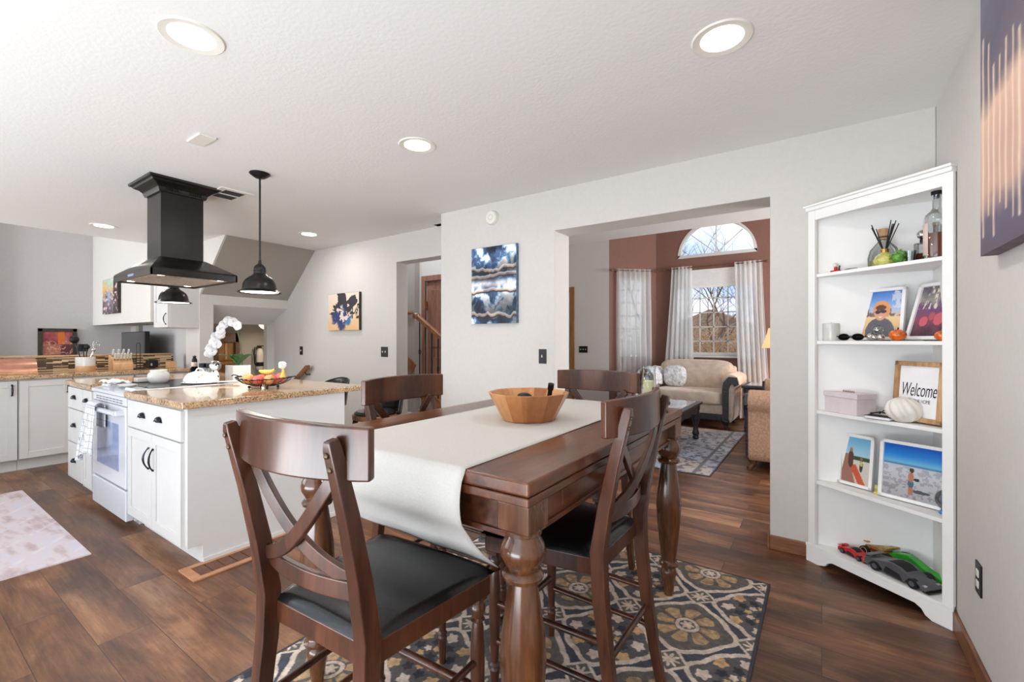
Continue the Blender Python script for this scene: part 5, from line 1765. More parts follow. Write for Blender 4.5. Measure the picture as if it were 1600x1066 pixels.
MB().box((-0.03, 0.055, 0.2), (0.03, 0.08, 0.3)).build('wall_bracket', 'black', o)
o = thing('wooden_bookcase', 'orange lit wooden cabinet doorway on the lower far wall', 'bookcase', (-8.5, 3.56, -0.9), R_(90))
MB().box((-0.16, -0.08, 0), (-0.10, 0, 2.28)).box((0.17, -0.08, 0), (0.24, 0, 2.28)).box((-0.16, -0.08, 2.12), (0.24, 0, 2.28)).build('frame', 'bronze', o)
MB().box((-0.10, -0.03, 1.80), (0.17, -0.005, 2.12)).box((-0.1, -0.02, 0), (0.17, -0.005, 1.8)).build('back_panel', 'doortrim', o)
MB().box((-0.12, -0.12, 1.74), (0.2, -0.0, 1.79)).build('shelf', 'doortrim', o)
MB().box((0.02, -0.04, 1.82), (0.05, -0.03, 2.1)).build('door_edge', 'lightoak', o)
area('bookcase_lamp', (-8.2, 3.0, 1.5), (0, R_(-60), 0), 0.15, 0.15, 3.0, (1, 0.7, 0.35))

# =================================================================== LIVING ROOM
def cushion(x0, y0, z0, x1, y1, z1, p=5.0, n=18, puff=0.0):
    """soft box"""
    cx, cy, cz = (x0 + x1) / 2, (y0 + y1) / 2, (z0 + z1) / 2
    hx_, hy_, hz_ = (x1 - x0) / 2, (y1 - y0) / 2, (z1 - z0) / 2
    m_ = MB()
    rings = []
    for i in range(n + 1):
        th = -PI / 2 + PI * i / n
        ct_, st_ = abs(math.cos(th)) ** (2 / p), math.copysign(abs(math.sin(th)) ** (2 / p), math.sin(th))
        ring = []
        for k in range(2 * n):
            a = 2 * PI * k / (2 * n)
            ca, sa = math.copysign(abs(math.cos(a)) ** (2 / p), math.cos(a)), math.copysign(abs(math.sin(a)) ** (2 / p), math.sin(a))
            ring.append(Vector((cx + hx_ * ct_ * ca, cy + hy_ * ct_ * sa, cz + hz_ * st_)))
        rings.append(ring)
    return m_.rings(rings)


ARM = [(0.0, 0.10), (0.0, 0.58), (-0.03, 0.63), (-0.035, 0.69), (-0.005, 0.75), (0.055, 0.78), (0.13, 0.77), (0.185, 0.72), (0.195, 0.65), (0.165, 0.60), (0.13, 0.57), (0.125, 0.45), (0.12, 0.10)]


def smooth_poly(P, it=2):
    for _ in range(it):
        Q = []
        for i in range(len(P)):
            a, b = P[i], P[(i + 1) % len(P)]
            Q += [(a[0] * .75 + b[0] * .25, a[1] * .75 + b[1] * .25), (a[0] * .25 + b[0] * .75, a[1] * .25 + b[1] * .75)]
        P = Q
    return P


def seating(name, label, cat, loc, rot, W_, D_, fabric, carve, footmat, ncush=1):
    """local: front faces -Y, x centred"""
    o = thing(name, label, cat, loc, rot)
    hw = W_ / 2
    MB().box((-hw + 0.12, -D_ + 0.08, 0.14), (hw - 0.12, -0.06, 0.34)).build('base', fabric, o, bevel=0.02, seg=3)
    MB().box((-hw + 0.10, -D_ + 0.055, 0.12), (hw - 0.10, -D_ + 0.085, 0.21)).build('carved_rail', carve, o, bevel=0.01, seg=3)
    iw = W_ - 0.28
    for k in range(ncush):
        a = -iw / 2 + iw * k / ncush
        cushion(a, -D_ + 0.03, 0.33, a + iw / ncush, -0.16, 0.53, 7).build('seat_cushion', fabric, o)
    for k in range(ncush):
        a = -iw / 2 - 0.04 + (iw + 0.08) * k / ncush
        c_ = cushion(a, -0.30, 0.46, a + (iw + 0.08) / ncush, -0.06, 0.95, 5).build('back_cushion', fabric, o)
    MB().box((-hw + 0.08, -0.12, 0.14), (hw - 0.08, 0, 0.86)).build('back_frame', fabric, o, bevel=0.04, seg=4)
    for s in (-1, 1):
        P = [(s * (hw - 0.135 + x), z) for x, z in smooth_poly(ARM)]
        MB().prism(P, 'y', -D_ + 0.06, -0.03).build('arm', fabric, o, bevel=0.02, seg=3)
        # carved scroll face
        sc = [(0.02, 0.12), (0.02, 0.56), (0.035, 0.64), (0.085, 0.70), (0.14, 0.70), (0.155, 0.65), (0.12, 0.63)]
        m_ = MB().sweep([(s * (hw - 0.135 + x), -D_ + 0.05, z) for x, z in sc], [0.075, 0.085, 0.095, 0.10, 0.095, 0.075, 0.05], 0.035, up=(0, 1, 0))
        m_.build('carved_scroll', carve, o, bevel=0.008, seg=2)
    for sx in (-1, 1):
        for y, in ((-D_ + 0.10,), (-0.10,)):
            MB().tube([(sx * (hw - 0.14), y, 0.16), (sx * (hw - 0.11), y - 0.02, 0.11), (sx * (hw - 0.12), y - 0.01, 0.055), (sx * (hw - 0.10), y - 0.035, 0.022), (sx * (hw - 0.10), y - 0.04, 0.0)], [0.06, 0.055, 0.03, 0.032, 0.022], 12).build('foot', footmat, o)
    return o


seating('loveseat', 'beige chenille loveseat with carved charcoal scroll arms under the window', 'loveseat', (-1.63, 7.66, 0), 0, 1.28, 0.86, 'beige', 'darkcarve', 'darkcarve')
seating('sofa', 'tan sofa with bronze claw feet at the right edge of the living room opening', 'sofa', (0.30, 5.62, 0), R_(-90), 1.66, 0.94, 'sofabrown', 'darkcarve', 'bronze', 2)
o = cushion(-0.24, 5.15, 0.53, -0.10, 5.6, 0.96, 3).build('throw_pillow', 'throw')
tag(o, 'grey patterned pillow standing on the tan sofa', 'pillow')
# throw over the left arm of the loveseat
def thr(u, v):
    x0 = -2.27
    P = [(-0.10, 0.30), (-0.10, 0.62), (-0.06, 0.76), (0.02, 0.812), (0.12, 0.80), (0.19, 0.70), (0.20, 0.57)]
    q = v * (len(P) - 1)
    i = min(int(q), len(P) - 2)
    fr_ = q - i
    x = P[i][0] * (1 - fr_) + P[i + 1][0] * fr_
    z = P[i][1] * (1 - fr_) + P[i + 1][1] * fr_
    y = 6.80 + 0.62 * u + 0.02 * math.sin(v * 9)
    return (x0 + x + 0.012 * math.sin(u * 16), y, z + 0.015 * math.sin(u * 13 + v * 5) + 0.012)


o = MB().grid(thr, 40, 40).build('throw_blanket', 'throw', solid=0.014, angle=80)
tag(o, 'white and grey marbled throw draped over the left loveseat arm', 'throw')
o = cushion(-2.06, 7.16, 0.53, -1.72, 7.32, 0.86, 3).build('throw_pillow', 'throw')
tag(o, 'white marbled pillow on the left of the beige loveseat seat', 'pillow')


def carved_table(name, label, cat, loc, sx, sy, h):
    o = thing(name, label, cat, loc)
    MB().box((-sx, -sy, h - 0.045), (sx, sy, h - 0.008)).build('tabletop', 'darkcarve', o, bevel=0.012, seg=3)
    MB().box((-sx + 0.06, -sy + 0.06, h - 0.012), (sx - 0.06, sy - 0.06, h - 0.004)).build('marble_inset', 'marble', o, bevel=0.002)
    m_ = MB()
    a, b = sx - 0.05, sy - 0.05
    for s in (-1, 1):
        n = 14
        for ax in 'xy':
            L = (b if ax == 'x' else a)
            pl = [(-L, h - 0.045), (L, h - 0.045)] + [(L - 2 * L * k / n, h - 0.12 - 0.03 * abs(math.sin(PI * k / n * 3))) for k in range(n + 1)]
            c_ = (a if ax == 'x' else b) * s
            m_.prism(pl, ax, c_ - 0.012, c_ + 0.012)
    m_.build('carved_apron', 'darkcarve', o, bevel=0.003)
    for x in (-1, 1):
        for y in (-1, 1):
            MB().lathe([(0, 0), (0.03, 0), (0.042, 0.02), (0.03, 0.045), (0.045, 0.07), (0.036, 0.10), (0.026, 0.16), (0.045, 0.24), (0.055, h - 0.17), (0.042, h - 0.13), (0.05, h - 0.10), (0.05, h - 0.045), (0, h - 0.045)], n=20).build('leg', 'darkcarve', o, loc=(x * (sx - 0.07), y * (sy - 0.07), 0))
    return o


carved_table('coffee_table', 'black carved coffee table with a marble inset on the blue rug', 'coffee table', (-1.62, 5.50, 0.0078), 0.38, 0.56, 0.48)
carved_table('end_table', 'black carved end table between the curtain and the tan sofa', 'end table', (-0.58, 7.08, 0), 0.32, 0.32, 0.65)
# lamp
o = thing('table_lamp', 'lit lamp with a peach shade on the black end table', 'lamp', (-0.50, 7.15, 0.646))
MB().lathe([(0, 0), (0.07, 0), (0.07, 0.015), (0.03, 0.03), (0.025, 0.08), (0.06, 0.16), (0.065, 0.26), (0.03, 0.38), (0.012, 0.42), (0.01, 0.52), (0, 0.52)], n=24).build('base', 'bronzemetal', o)
MB().lathe([(0.19, 0.50), (0.165, 0.58), (0.125, 0.70), (0.11, 0.77)], n=32, cap=False).build('shade', 'lampshade', o, solid=0.003)
pl_ = bpy.data.lights.new('lamp_bulb', 'POINT')
pl_.energy = 14
pl_.color = (1, 0.68, 0.42)
pl_.shadow_soft_size = 0.06
po = bpy.data.objects.new('lamp_bulb', pl_)
COL.objects.link(po)
po.parent = o
po.location = (0, 0, 0.62)


def bluerug(u, v):
    n = fbm(u * 56, v * 60, 400, 3)
    big = fbm(u * 5, v * 6, 410)
    img = cmap(big, [(0.3, (196, 184, 172)), (0.48, (170, 180, 196)), (0.7, (196, 206, 220))])
    img = put(img, (n > 0.56) * 0.75, (92, 100, 118))
    img = put(img, (v > 0.9) * 0.6, (184, 168, 148))
    img = put(img, (np.abs(v - 0.9) < 0.006) | (np.abs(u - 0.93) < 0.008), (120, 120, 128))
    return put(img, (u > 0.993) | (v < 0.006), (90, 92, 104))


o = thing('living_room_rug', 'faded blue and cream rug under the carved coffee table', 'rug', (-1.93, 5.585, 0))
MB().box((-1.09, -1.17, 0), (1.09, 1.17, 0.007)).build('rug_backing', 'darkcarve', o)
picture('rug_pile', 2.18, 2.34, bluerug, 240, 260, o, 'rugpat', y=0.0076, horizontal=True)


# curtains ------------------------------------------------------------------------------
def curtain(label, loc, rot, x0t, x1t, x0b, x1b, zt, zb, nf, seed, y=-0.09):
    def f(u, v):
        zz = zt + (zb - zt) * v
        q = v ** 1.3
        a, b = x0t + (x0b - x0t) * q, x1t + (x1b - x1t) * q
        amp = 0.018 + 0.022 * min(1, v * 3)
        return (a + (b - a) * u + 0.01 * math.sin(u * 40 + seed), y + amp * math.sin(u * 2 * PI * nf + seed + 0.6 * math.sin(v * 3 + seed)) + 0.012 * math.sin(v * 5 + u * 9), zz)
    c_ = MB().grid(f, nf * 12, 30).build('curtain', 'sheer', loc=loc, rot=rot, angle=80)
    return tag(c_, label, 'curtain', 'sheer white curtains')


def rod(label, loc, rot, x0, x1, z, y=-0.09):
    o = thing('curtain_rod', label, 'curtain rod', loc, rot)
    MB().cyl((x0, y, z), (x1, y, z), 0.009, n=10).build('pole', 'bronze', o)
    for x, s in ((x0, -1), (x1, 1)):
        MB().lathe([(0, -0.03), (0.012, -0.026), (0.016, -0.01), (0.022, 0.01), (0.016, 0.028), (0, 0.034)], n=14).build('finial', 'bronze', o, loc=(x + s * 0.02, y, z), rot=(0, R_(90) * s, 0))
        MB().cyl((x - s * 0.07, y, z), (x - s * 0.07, 0, z - 0.02), 0.006, n=8).build('bracket', 'bronze', o)
    return o


rod('long dark curtain rod above the gridded window', (0, Yw, 0), 0, -2.22, -0.72, 2.455)
rod('short dark curtain rod on the angled brown wall', P0, ang, 0.04, 0.80, 2.44)
curtain('sheer white curtain covering the narrow window on the angled wall', P0, ang, 0.10, 0.74, 0.10, 0.74, 2.47, 0.05, 7, 1.0)
curtain('sheer white curtain left of the gridded window, flaring towards its hem', (0, Yw, 0), 0, -2.10, -1.76, -2.30, -1.72, 2.48, 0.05, 6, 2.2)
curtain('sheer white curtain right of the gridded window', (0, Yw, 0), 0, -1.13, -0.74, -1.05, -0.62, 2.48, 0.04, 6, 3.4)
m_ = MB()
for k in range(12):
    z = 2.42 - k * 0.024
    m_.prism([(z, -0.02), (z - 0.012, -0.032), (z - 0.024, -0.02)], 'x', -2.06, -0.86) if False else m_.box((-2.06, -0.028, z - 0.024), (-0.86, -0.010, z - 0.002))
m_.box((-2.065, -0.034, 2.115), (-0.855, -0.006, 2.14))
o = m_.build('window_blind', 'blind', loc=(0, Yw, 0), bevel=0.003)
tag(o, 'white cellular blind drawn a little down behind the gridded window top', 'blind')

# =================================================================== OUTSIDE
o = MB().box((-14, 8.2, -0.6), (8, 40, -0.5)).build('front_yard', 'grass')
struct(o, 'dry winter lawn outside the window')


def tree(label, loc, h, seed, spread=0.5, depth=5, r0=0.07):
    r = random.Random(seed)
    m_ = MB()

    def branch(p, d, L, rad, k):
        pts, q, dd = [p], p.copy(), d.copy()
        for i in range(4):
            dd = (dd + Vector((r.uniform(-.18, .18), r.uniform(-.18, .18), r.uniform(-.05, .12)))).normalized()
            q = q + dd * L / 4
            pts.append(q.copy())
        m_.tube(pts, [rad * (1 - 0.12 * i) for i in range(5)], 5)
        if k > 0:
            for _ in range(3 if k > 1 else 4):
                a = r.uniform(0, 2 * PI)
                side = Vector((math.cos(a), math.sin(a), 0.25))
                branch(pts[r.choice((2, 3, 4))], (dd * (1 - spread) + side * spread * r.uniform(.6, 1.2)).normalized(), L * r.uniform(.55, .8), rad * 0.55, k - 1)
    branch(Vector((0, 0, 0)), Vector((0, 0, 1)), h * 0.35, r0, depth)
    o = m_.build('bare_tree', 'bark', loc=loc)
    return tag(o, label, 'tree')


tree('bare branched tree just outside the gridded window', (-2.2, 12.0, -0.5), 6.2, 5, 0.55, 5, 0.07)
tree('bare slender tree seen through the left of the arched window', (-4.2, 13.5, -0.5), 7.0, 11, 0.4, 5, 0.06)


def house(label, loc, w_, d_, h_, rh):
    o = thing('house', label, 'house', loc)
    MB().box((-w_ / 2, -d_ / 2, 0), (w_ / 2, d_ / 2, h_)).build('wall', 'siding', o)
    MB().prism([(-w_ / 2 - 0.4, h_ - 0.1), (w_ / 2 + 0.4, h_ - 0.1), (0, h_ + rh)], 'y', -d_ / 2 - 0.4, d_ / 2 + 0.4).build('roof', 'shingle', o)
    for x in (-w_ * 0.28, w_ * 0.28):
        MB().box((x - 0.5, -d_ / 2 - 0.03, 0.9), (x + 0.5, -d_ / 2, 2.1)).build('window', 'ovenglass', o)
    return o


house('pale gabled house across the street, seen through the window', (-5.2, 31, -0.5), 7, 7, 2.0, 1.5)
r = random.Random(8)
for lb, lc, mt, nb, hh_ in (('tangle of tan dry shrub twigs below the window', (-1.9, 10.4, -0.5), 'twig', 520, 2.3), ('rust coloured dry shrub behind the twigs', (-2.6, 14.0, -0.5), 'shrub', 300, 2.4), ('dense tan dry hedge at the edge of the lawn', (-3.2, 17.0, -0.5), 'twig', 420, 2.7)):
    m_ = MB()
    for k in range(nb):
        x, y = r.uniform(-1.5, 1.5), r.uniform(-0.5, 0.5)
        a = r.uniform(-1.1, 1.1)
        L = hh_ * r.uniform(.5, 1)
        m_.tube([(x, y, 0), (x + 0.25 * a * L, y + r.uniform(-.2, .2), L * 0.45), (x + 0.7 * a * L, y + r.uniform(-.3, .3), L * 0.8), (x + 1.1 * a * L, y + r.uniform(-.4, .4), L * r.uniform(.7, 1))], [0.013, 0.010, 0.008, 0.005], 4)
    o = m_.build('dry_shrub', mt, loc=lc)
    tag(o, lb, 'shrub')

# =================================================================== CORNER SHELF
eL, eR = Vector((-0.06, 3.068, 0)), Vector((0.470, 2.674, 0))
ex = (eR - eL).normalized()
ez_ang = math.atan2(ex.y, ex.x)
en = Vector((-ex.y, ex.x, 0))            # into the corner
eM = (eL + eR) / 2
Wd = (eR - eL).length
SHZ = [0.10, 0.462, 0.857, 1.247, 1.622]


def SP(a, b, z):
    p = eM + ex * a + en * b
    return (p.x, p.y, z)


Minv = Matrix.Translation(eM) @ Matrix.Rotation(ez_ang, 4, 'Z')
Minv.invert()
corner = Minv @ Vector((XR - 0.004, YA - 0.018, 0))
sh = thing('corner_shelf', 'tall white corner shelf unit with four shelves beside the right wall', 'shelf', eM, ez_ang)
hw = Wd / 2
LP, RP, CP = (-hw, 0.0), (hw, 0.0), (corner.x, corner.y)
# inner sides end a little behind the face frame
la = (Minv @ Vector((-0.055, YA - 0.018, 0)))
ra = (Minv @ Vector((XR - 0.004, 2.69, 0)))
MB().prism([(la.x, 0.02), (la.x, la.y), (CP[0], CP[1]), (CP[0] - 0.0, CP[1] - 0.022), (la.x + 0.01, la.y - 0.016 + 0.0)], 'z', 0.06, 1.985).build('left_side_panel', 'shelfwhite', sh)


def wallpanel(p, q, t):
    p, q = Vector((p[0], p[1])), Vector((q[0], q[1]))
    d = (q - p).normalized()
    n_ = Vector((d.y, -d.x)) * t
    return [tuple(p), tuple(q), tuple(q + n_), tuple(p + n_)]


bpy.data.objects.remove(bpy.data.objects['left_side_panel'])
MB().prism(wallpanel((la.x, la.y), CP, 0.014), 'z', 0.06, 1.985).build('left_side_panel', 'shelfwhite', sh)
MB().prism(wallpanel(CP, (ra.x, ra.y), 0.014), 'z', 0.06, 1.985).build('right_side_panel', 'shelfwhite', sh)
tri = [(-hw + 0.012, 0.008), (hw - 0.012, 0.008), (ra.x - 0.012, ra.y), (CP[0] - 0.006, CP[1] - 0.018), (la.x + 0.006, la.y - 0.018)]
for z in SHZ[1:]:
    MB().prism(tri, 'z', z - 0.018, z).build('shelf', 'shelfwhite', sh, bevel=0.0015)
MB().prism(tri, 'z', 1.955, 1.975).build('top_panel', 'shelfwhite', sh)
big = [(-hw - 0.012, -0.012), (hw + 0.003, -0.012), (ra.x, ra.y), (CP[0], CP[1]), (la.x, la.y)]
MB().prism(big, 'z', SHZ[0] - 0.018, SHZ[0]).build('bottom_shelf', 'shelfwhite', sh, bevel=0.002)
MB().box((-hw, -0.008, 0.10), (-hw + 0.040, 0.012, 1.98)).build('left_stile', 'shelfwhite', sh, bevel=0.002)
MB().box((hw - 0.040, -0.008, 0.10), (hw, 0.012, 1.98)).build('right_stile', 'shelfwhite', sh, bevel=0.002)
MB().box((-hw + 0.04, -0.006, 1.925), (hw - 0.04, 0.012, 1.98)).build('top_rail', 'shelfwhite', sh, bevel=0.001)
m_ = MB().box((-hw - 0.008, -0.018, 1.98), (hw, 0.03, 2.0)).box((-hw - 0.016, -0.028, 2.0), (hw + 0.002, 0.03, 2.012))
m_.build('crown', 'shelfwhite', sh, bevel=0.002)
pl = [(-hw - 0.008, 0.0), (-hw - 0.008, 0.082), (hw, 0.082), (hw, 0.0), (hw - 0.075, 0.0), (hw - 0.10, 0.012), (hw - 0.115, 0.034), (hw - 0.14, 0.046), (-hw + 0.14, 0.046), (-hw + 0.115, 0.034), (-hw + 0.10, 0.012), (-hw + 0.06, 0.0)]
MB().prism(pl, 'y', -0.012, 0.008).build('plinth', 'shelfwhite', sh, bevel=0.0015)
A_ = ez_ang


def on(name, label, cat, a, b, lv, rot=0, group=None, dz=0.0):
    return thing(name, label, cat, SP(a, b, SHZ[lv] + dz + 0.0005), (0, 0, A_ + rot), group)


# --- top shelf
o = on('red_figurine', 'tiny red and white toy figurine at the left of the top shelf', 'figurine', -0.215, 0.05, 4)
MB().box((-0.022, -0.012, 0), (0.022, 0.012, 0.012)).box((-0.005, -0.008, 0.012), (0.008, 0.008, 0.03)).build('body', 'red', o, bevel=0.003)
MB().ball((0.0, 0, 0.04), 0.012).build('head', 'ceramic', o)
MB().cyl((0.018, 0, 0.01), (0.022, 0, 0.035), 0.004, n=8).build('pole', 'black', o)
o = on('bracelet', 'thin silver bracelet lying near the front of the top shelf', 'bracelet', -0.12, 0.03, 4)
MB().tube([(0.028 * math.cos(2 * PI * k / 24), 0.018 * math.sin(2 * PI * k / 24), 0.004) for k in range(24)], 0.003, 6, True).build('band', 'silver', o)
o = on('round_bottle', 'round clear bottle with a wooden stopper behind the reed diffuser', 'bottle', -0.04, 0.15, 4)
MB().lathe([(0, 0), (0.055, 0), (0.07, 0.02), (0.072, 0.06), (0.062, 0.10), (0.03, 0.135), (0.02, 0.15), (0.02, 0.165)], n=32, cap=False, sy=0.6).build('glass_body', 'jarglass', o)
MB().lathe([(0, 0.003), (0.053, 0.003), (0.066, 0.02), (0.068, 0.045), (0, 0.046)], n=28, sy=0.55).build('liquid', 'diffuser', o)
MB().lathe([(0, 0.150), (0.018, 0.150), (0.022, 0.165), (0.022, 0.205), (0, 0.206)], n=20).build('stopper', 'lightoak', o)
MB().lathe([(0.0205, 0.158), (0.0235, 0.160), (0.0235, 0.166), (0.0205, 0.168)], n=20, cap=False).build('collar', 'bronze', o)
o = on('reed_diffuser', 'yellow green bottle with black reeds on the top shelf', 'reed diffuser', 0.022, 0.06, 4)
MB().lathe([(0, 0), (0.03, 0), (0.043, 0.016), (0.045, 0.03), (0.036, 0.05), (0.017, 0.062), (0.015, 0.07), (0, 0.07)], n=28).build('bottle', 'diffuser', o)
MB().lathe([(0, 0.066), (0.017, 0.066), (0.018, 0.082), (0.012, 0.084), (0, 0.084)], n=20).build('cap', 'gold', o)
for k, (dx, dy) in enumerate(((-0.085, 0.01), (-0.07, -0.01), (-0.062, 0.015), (0.045, 0.0), (0.055, 0.012), (0.062, -0.012), (0.078, 0.004), (0.052, -0.02))):
    MB().cyl((0, 0, 0.06), (dx * 0.78, dy, 0.205 + 0.012 * math.sin(k * 2)), 0.0022, n=6).build('reed', 'rubber', o)
o = on('moss_ball', 'small green leafy sprig beside the reed diffuser', 'plant', 0.085, 0.055, 4)
rr_ = random.Random(4)
m_ = MB()
for k in range(70):
    d = Vector((rr_.gauss(0, 1), rr_.gauss(0, 1), rr_.gauss(0, 1))).normalized()
    c_ = Vector((0, 0, 0.034)) + d * 0.026
    c_.z = max(0.005, c_.z)
    t_2 = d.orthogonal().normalized() * 0.006
    m_.quad(c_ - t_2, c_ + d * 0.004 - t_2 * 0.2, c_ + d * 0.012 + t_2, c_ + t_2 * 1.2)
m_.ball((0, 0, 0.03), 0.024)
m_.build('leaves', 'moss', o)
G = 'small clear drinking glasses on the top shelf'
o = on('shot_glass', 'small clear glass left of the square decanter on the top shelf', 'glass', 0.108, 0.10, 4, 0, G)
MB().lathe([(0, 0), (0.017, 0), (0.022, 0.055), (0.0205, 0.055), (0.016, 0.006), (0, 0.006)], n=16, cap=False).build('bowl', 'jarglass', o)
dup(o, SP(0.128, 0.07, SHZ[4] + 0.0005), (0, 0, A_), 'small clear glass in front of the square decanter on the top shelf')
o = on('square_decanter', 'square decanter with a round faceted stopper on the top shelf', 'decanter', 0.142, 0.135, 4)
MB().box((-0.028, -0.022, 0), (0.028, 0.022, 0.095)).build('glass_body', 'jarglass', o, bevel=0.006, seg=3)
MB().box((-0.024, -0.018, 0.004), (0.024, 0.018, 0.045)).build('liquid', 'whiskey', o)
MB().lathe([(0, 0.095), (0.012, 0.095), (0.012, 0.112), (0, 0.112)], n=16).build('neck', 'pull', o)
MB().ball((0, 0, 0.135), 0.024, n=8, m=6).build('stopper', 'silver', o)
o = on('liquor_bottle', 'tall clear liquor bottle half full of amber spirit with a pink label', 'bottle', 0.222, 0.085, 4)
MB().lathe([(0, 0), (0.040, 0), (0.045, 0.006), (0.045, 0.185), (0.040, 0.205), (0.022, 0.222), (0.015, 0.235), (0.0145, 0.29), (0.017, 0.295)], n=36, cap=False).build('glass_body', 'jarglass', o)
MB().lathe([(0, 0.008), (0.041, 0.008), (0.042, 0.012), (0.042, 0.118), (0, 0.118)], n=32).build('spirit', 'whiskey', o)
MB().lathe([(0, 0.28), (0.0125, 0.28), (0.0125, 0.295), (0.019, 0.295), (0.020, 0.312), (0, 0.313)], n=20).build('stopper', 'black', o)
m_ = MB()
for k in range(8):
    a0, a1 = R_(195 + k * 8), R_(195 + (k + 1) * 8)
    m_.quad((0.0462 * math.cos(a0), 0.0462 * math.sin(a0), 0.02), (0.0462 * math.cos(a1), 0.0462 * math.sin(a1), 0.02), (0.0462 * math.cos(a1), 0.0462 * math.sin(a1), 0.165), (0.0462 * math.cos(a0), 0.0462 * math.sin(a0), 0.165))
m_.build('paper_label', 'label', o, solid=0.0006)
o = on('amber_bottle', 'narrow amber bottle standing behind the tall liquor bottle', 'bottle', 0.185, 0.15, 4)
MB().lathe([(0, 0), (0.024, 0), (0.026, 0.006), (0.026, 0.11), (0.018, 0.13), (0.010, 0.14), (0.010, 0.17), (0, 0.17)], n=24).build('body', 'whiskey', o)
MB().lathe([(0, 0.17), (0.012, 0.17), (0.012, 0.185), (0, 0.186)], n=16).build('cap', 'lightoak', o)


# --- photo helper
def frame(name, label, a, b, lv, w_, h_, fn, lean=-12, rot=0, t=0.016, mat='shelfwhite', nu=60, nv=70, d=0.016):
    o = thing(name, label, 'photo frame', SP(a, b, SHZ[lv] + 0.004), (R_(lean), 0, A_ + rot))
    m_ = MB()
    m_.box((-w_ / 2, -d, 0), (-w_ / 2 + t, 0, h_)).box((w_ / 2 - t, -d, 0), (w_ / 2, 0, h_)).box((-w_ / 2, -d, 0), (w_ / 2, 0, t)).box((-w_ / 2, -d, h_ - t), (w_ / 2, 0, h_))
    m_.build('frame', mat, o, bevel=0.0015)
    MB().box((-w_ / 2 + t, -0.003, t), (w_ / 2 - t, -0.0005, h_ - t)).build('backing', 'darkcarve', o)
    MB().prism([(-0.0, 0.0), (0.004, 0.0), (0.004 + h_ * 0.30, -0.0 + 0.0), (0.0, h_ * 0.7)], 'x', -0.015, 0.015).build('stand', 'darkcarve', o)
    p = picture('photo', w_ - 2 * t, h_ - 2 * t, fn, nu, nv, o, 'photo', y=-0.006)
    p.location = (0, 0, t)
    return o


def ell(u, v, cx, cy, rx, ry):
    return ((u - cx) / rx) ** 2 + ((v - cy) / ry) ** 2 < 1


def ph_kid(u, v):
    img = cmap(v, [(0, (226, 180, 128)), (0.42, (236, 200, 150)), (0.5, (206, 186, 170)), (0.58, (170, 196, 226)), (1, (44, 112, 206))])
    n = fbm(u * 12, v * 12, 500)
    img = put(img, (v > 0.45) * (v < 0.62) * (n > 0.5), (120, 100, 92))
    img = put(img, (u > 0.75) * (v > 0.5) * (n > 0.48) * 0.8, (214, 214, 226))
    img = put(img, ell(u, v, 0.50, 0.10, 0.36, 0.33), (96, 96, 106))
    img = put(img, ell(u, v, 0.52, 0.60, 0.21, 0.20), (224, 150, 88))
    img = put(img, ell(u, v, 0.50, 0.52, 0.145, 0.155), (222, 160, 130))
    img = put(img, ell(u, v, 0.50, 0.645, 0.135, 0.06), (86, 54, 40))
    img = put(img, ell(u, v, 0.43, 0.55, 0.075, 0.04) | ell(u, v, 0.57, 0.56, 0.075, 0.04), (54, 44, 60))
    img = put(img, ell(u, v, 0.50, 0.44, 0.05, 0.015), (244, 226, 220))
    return img


def ph_crowd(u, v):
    n = fbm(u * 9, v * 9, 520)
    img = cmap(v + 0.4 * (n - 0.5), [(0, (70, 50, 64)), (0.35, (140, 70, 90)), (0.55, (110, 76, 120)), (0.75, (150, 150, 140)), (1, (90, 84, 96))])
    img = put(img, ell(u, v, 0.30, 0.30, 0.13, 0.10) | ell(u, v, 0.75, 0.34, 0.15, 0.12), (206, 96, 112))
    img = put(img, ell(u, v, 0.52, 0.40, 0.10, 0.08), (180, 90, 96))
    img = put(img, (fbm(u * 16, v * 10, 524) > 0.62) * (v > 0.55), (226, 210, 196))
    return img


def ph_path(u, v):
    img = cmap(v, [(0, (206, 196, 186)), (0.5, (214, 208, 200)), (0.55, (150, 160, 140)), (0.62, (170, 206, 226)), (1, (104, 176, 218))])
    img = put(img, (v < 0.62) * (u < 0.30 + 0.5 * (0.4 - v)), (160, 112, 98))
    img = put(img, (v < 0.4) * (np.abs(u - 0.55 + 0.9 * (v - 0.2)) < 0.13), (200, 92, 60))
    img = put(img, (v > 0.5) * (v < 0.6) * (u > 0.3), (66, 86, 56))
    img = put(img, ell(u, v, 0.30, 0.52, 0.10, 0.20), (90, 62, 60))
    img = put(img, ell(u, v, 0.30, 0.72, 0.055, 0.05), (170, 120, 100))
    img = put(img, ell(u, v, 0.68, 0.40, 0.06, 0.14), (70, 60, 58))
    img = put(img, ell(u, v, 0.68, 0.55, 0.04, 0.035), (150, 110, 90))
    img = put(img, ell(u, v, 0.68, 0.45, 0.05, 0.06), (196, 190, 120))
    return img


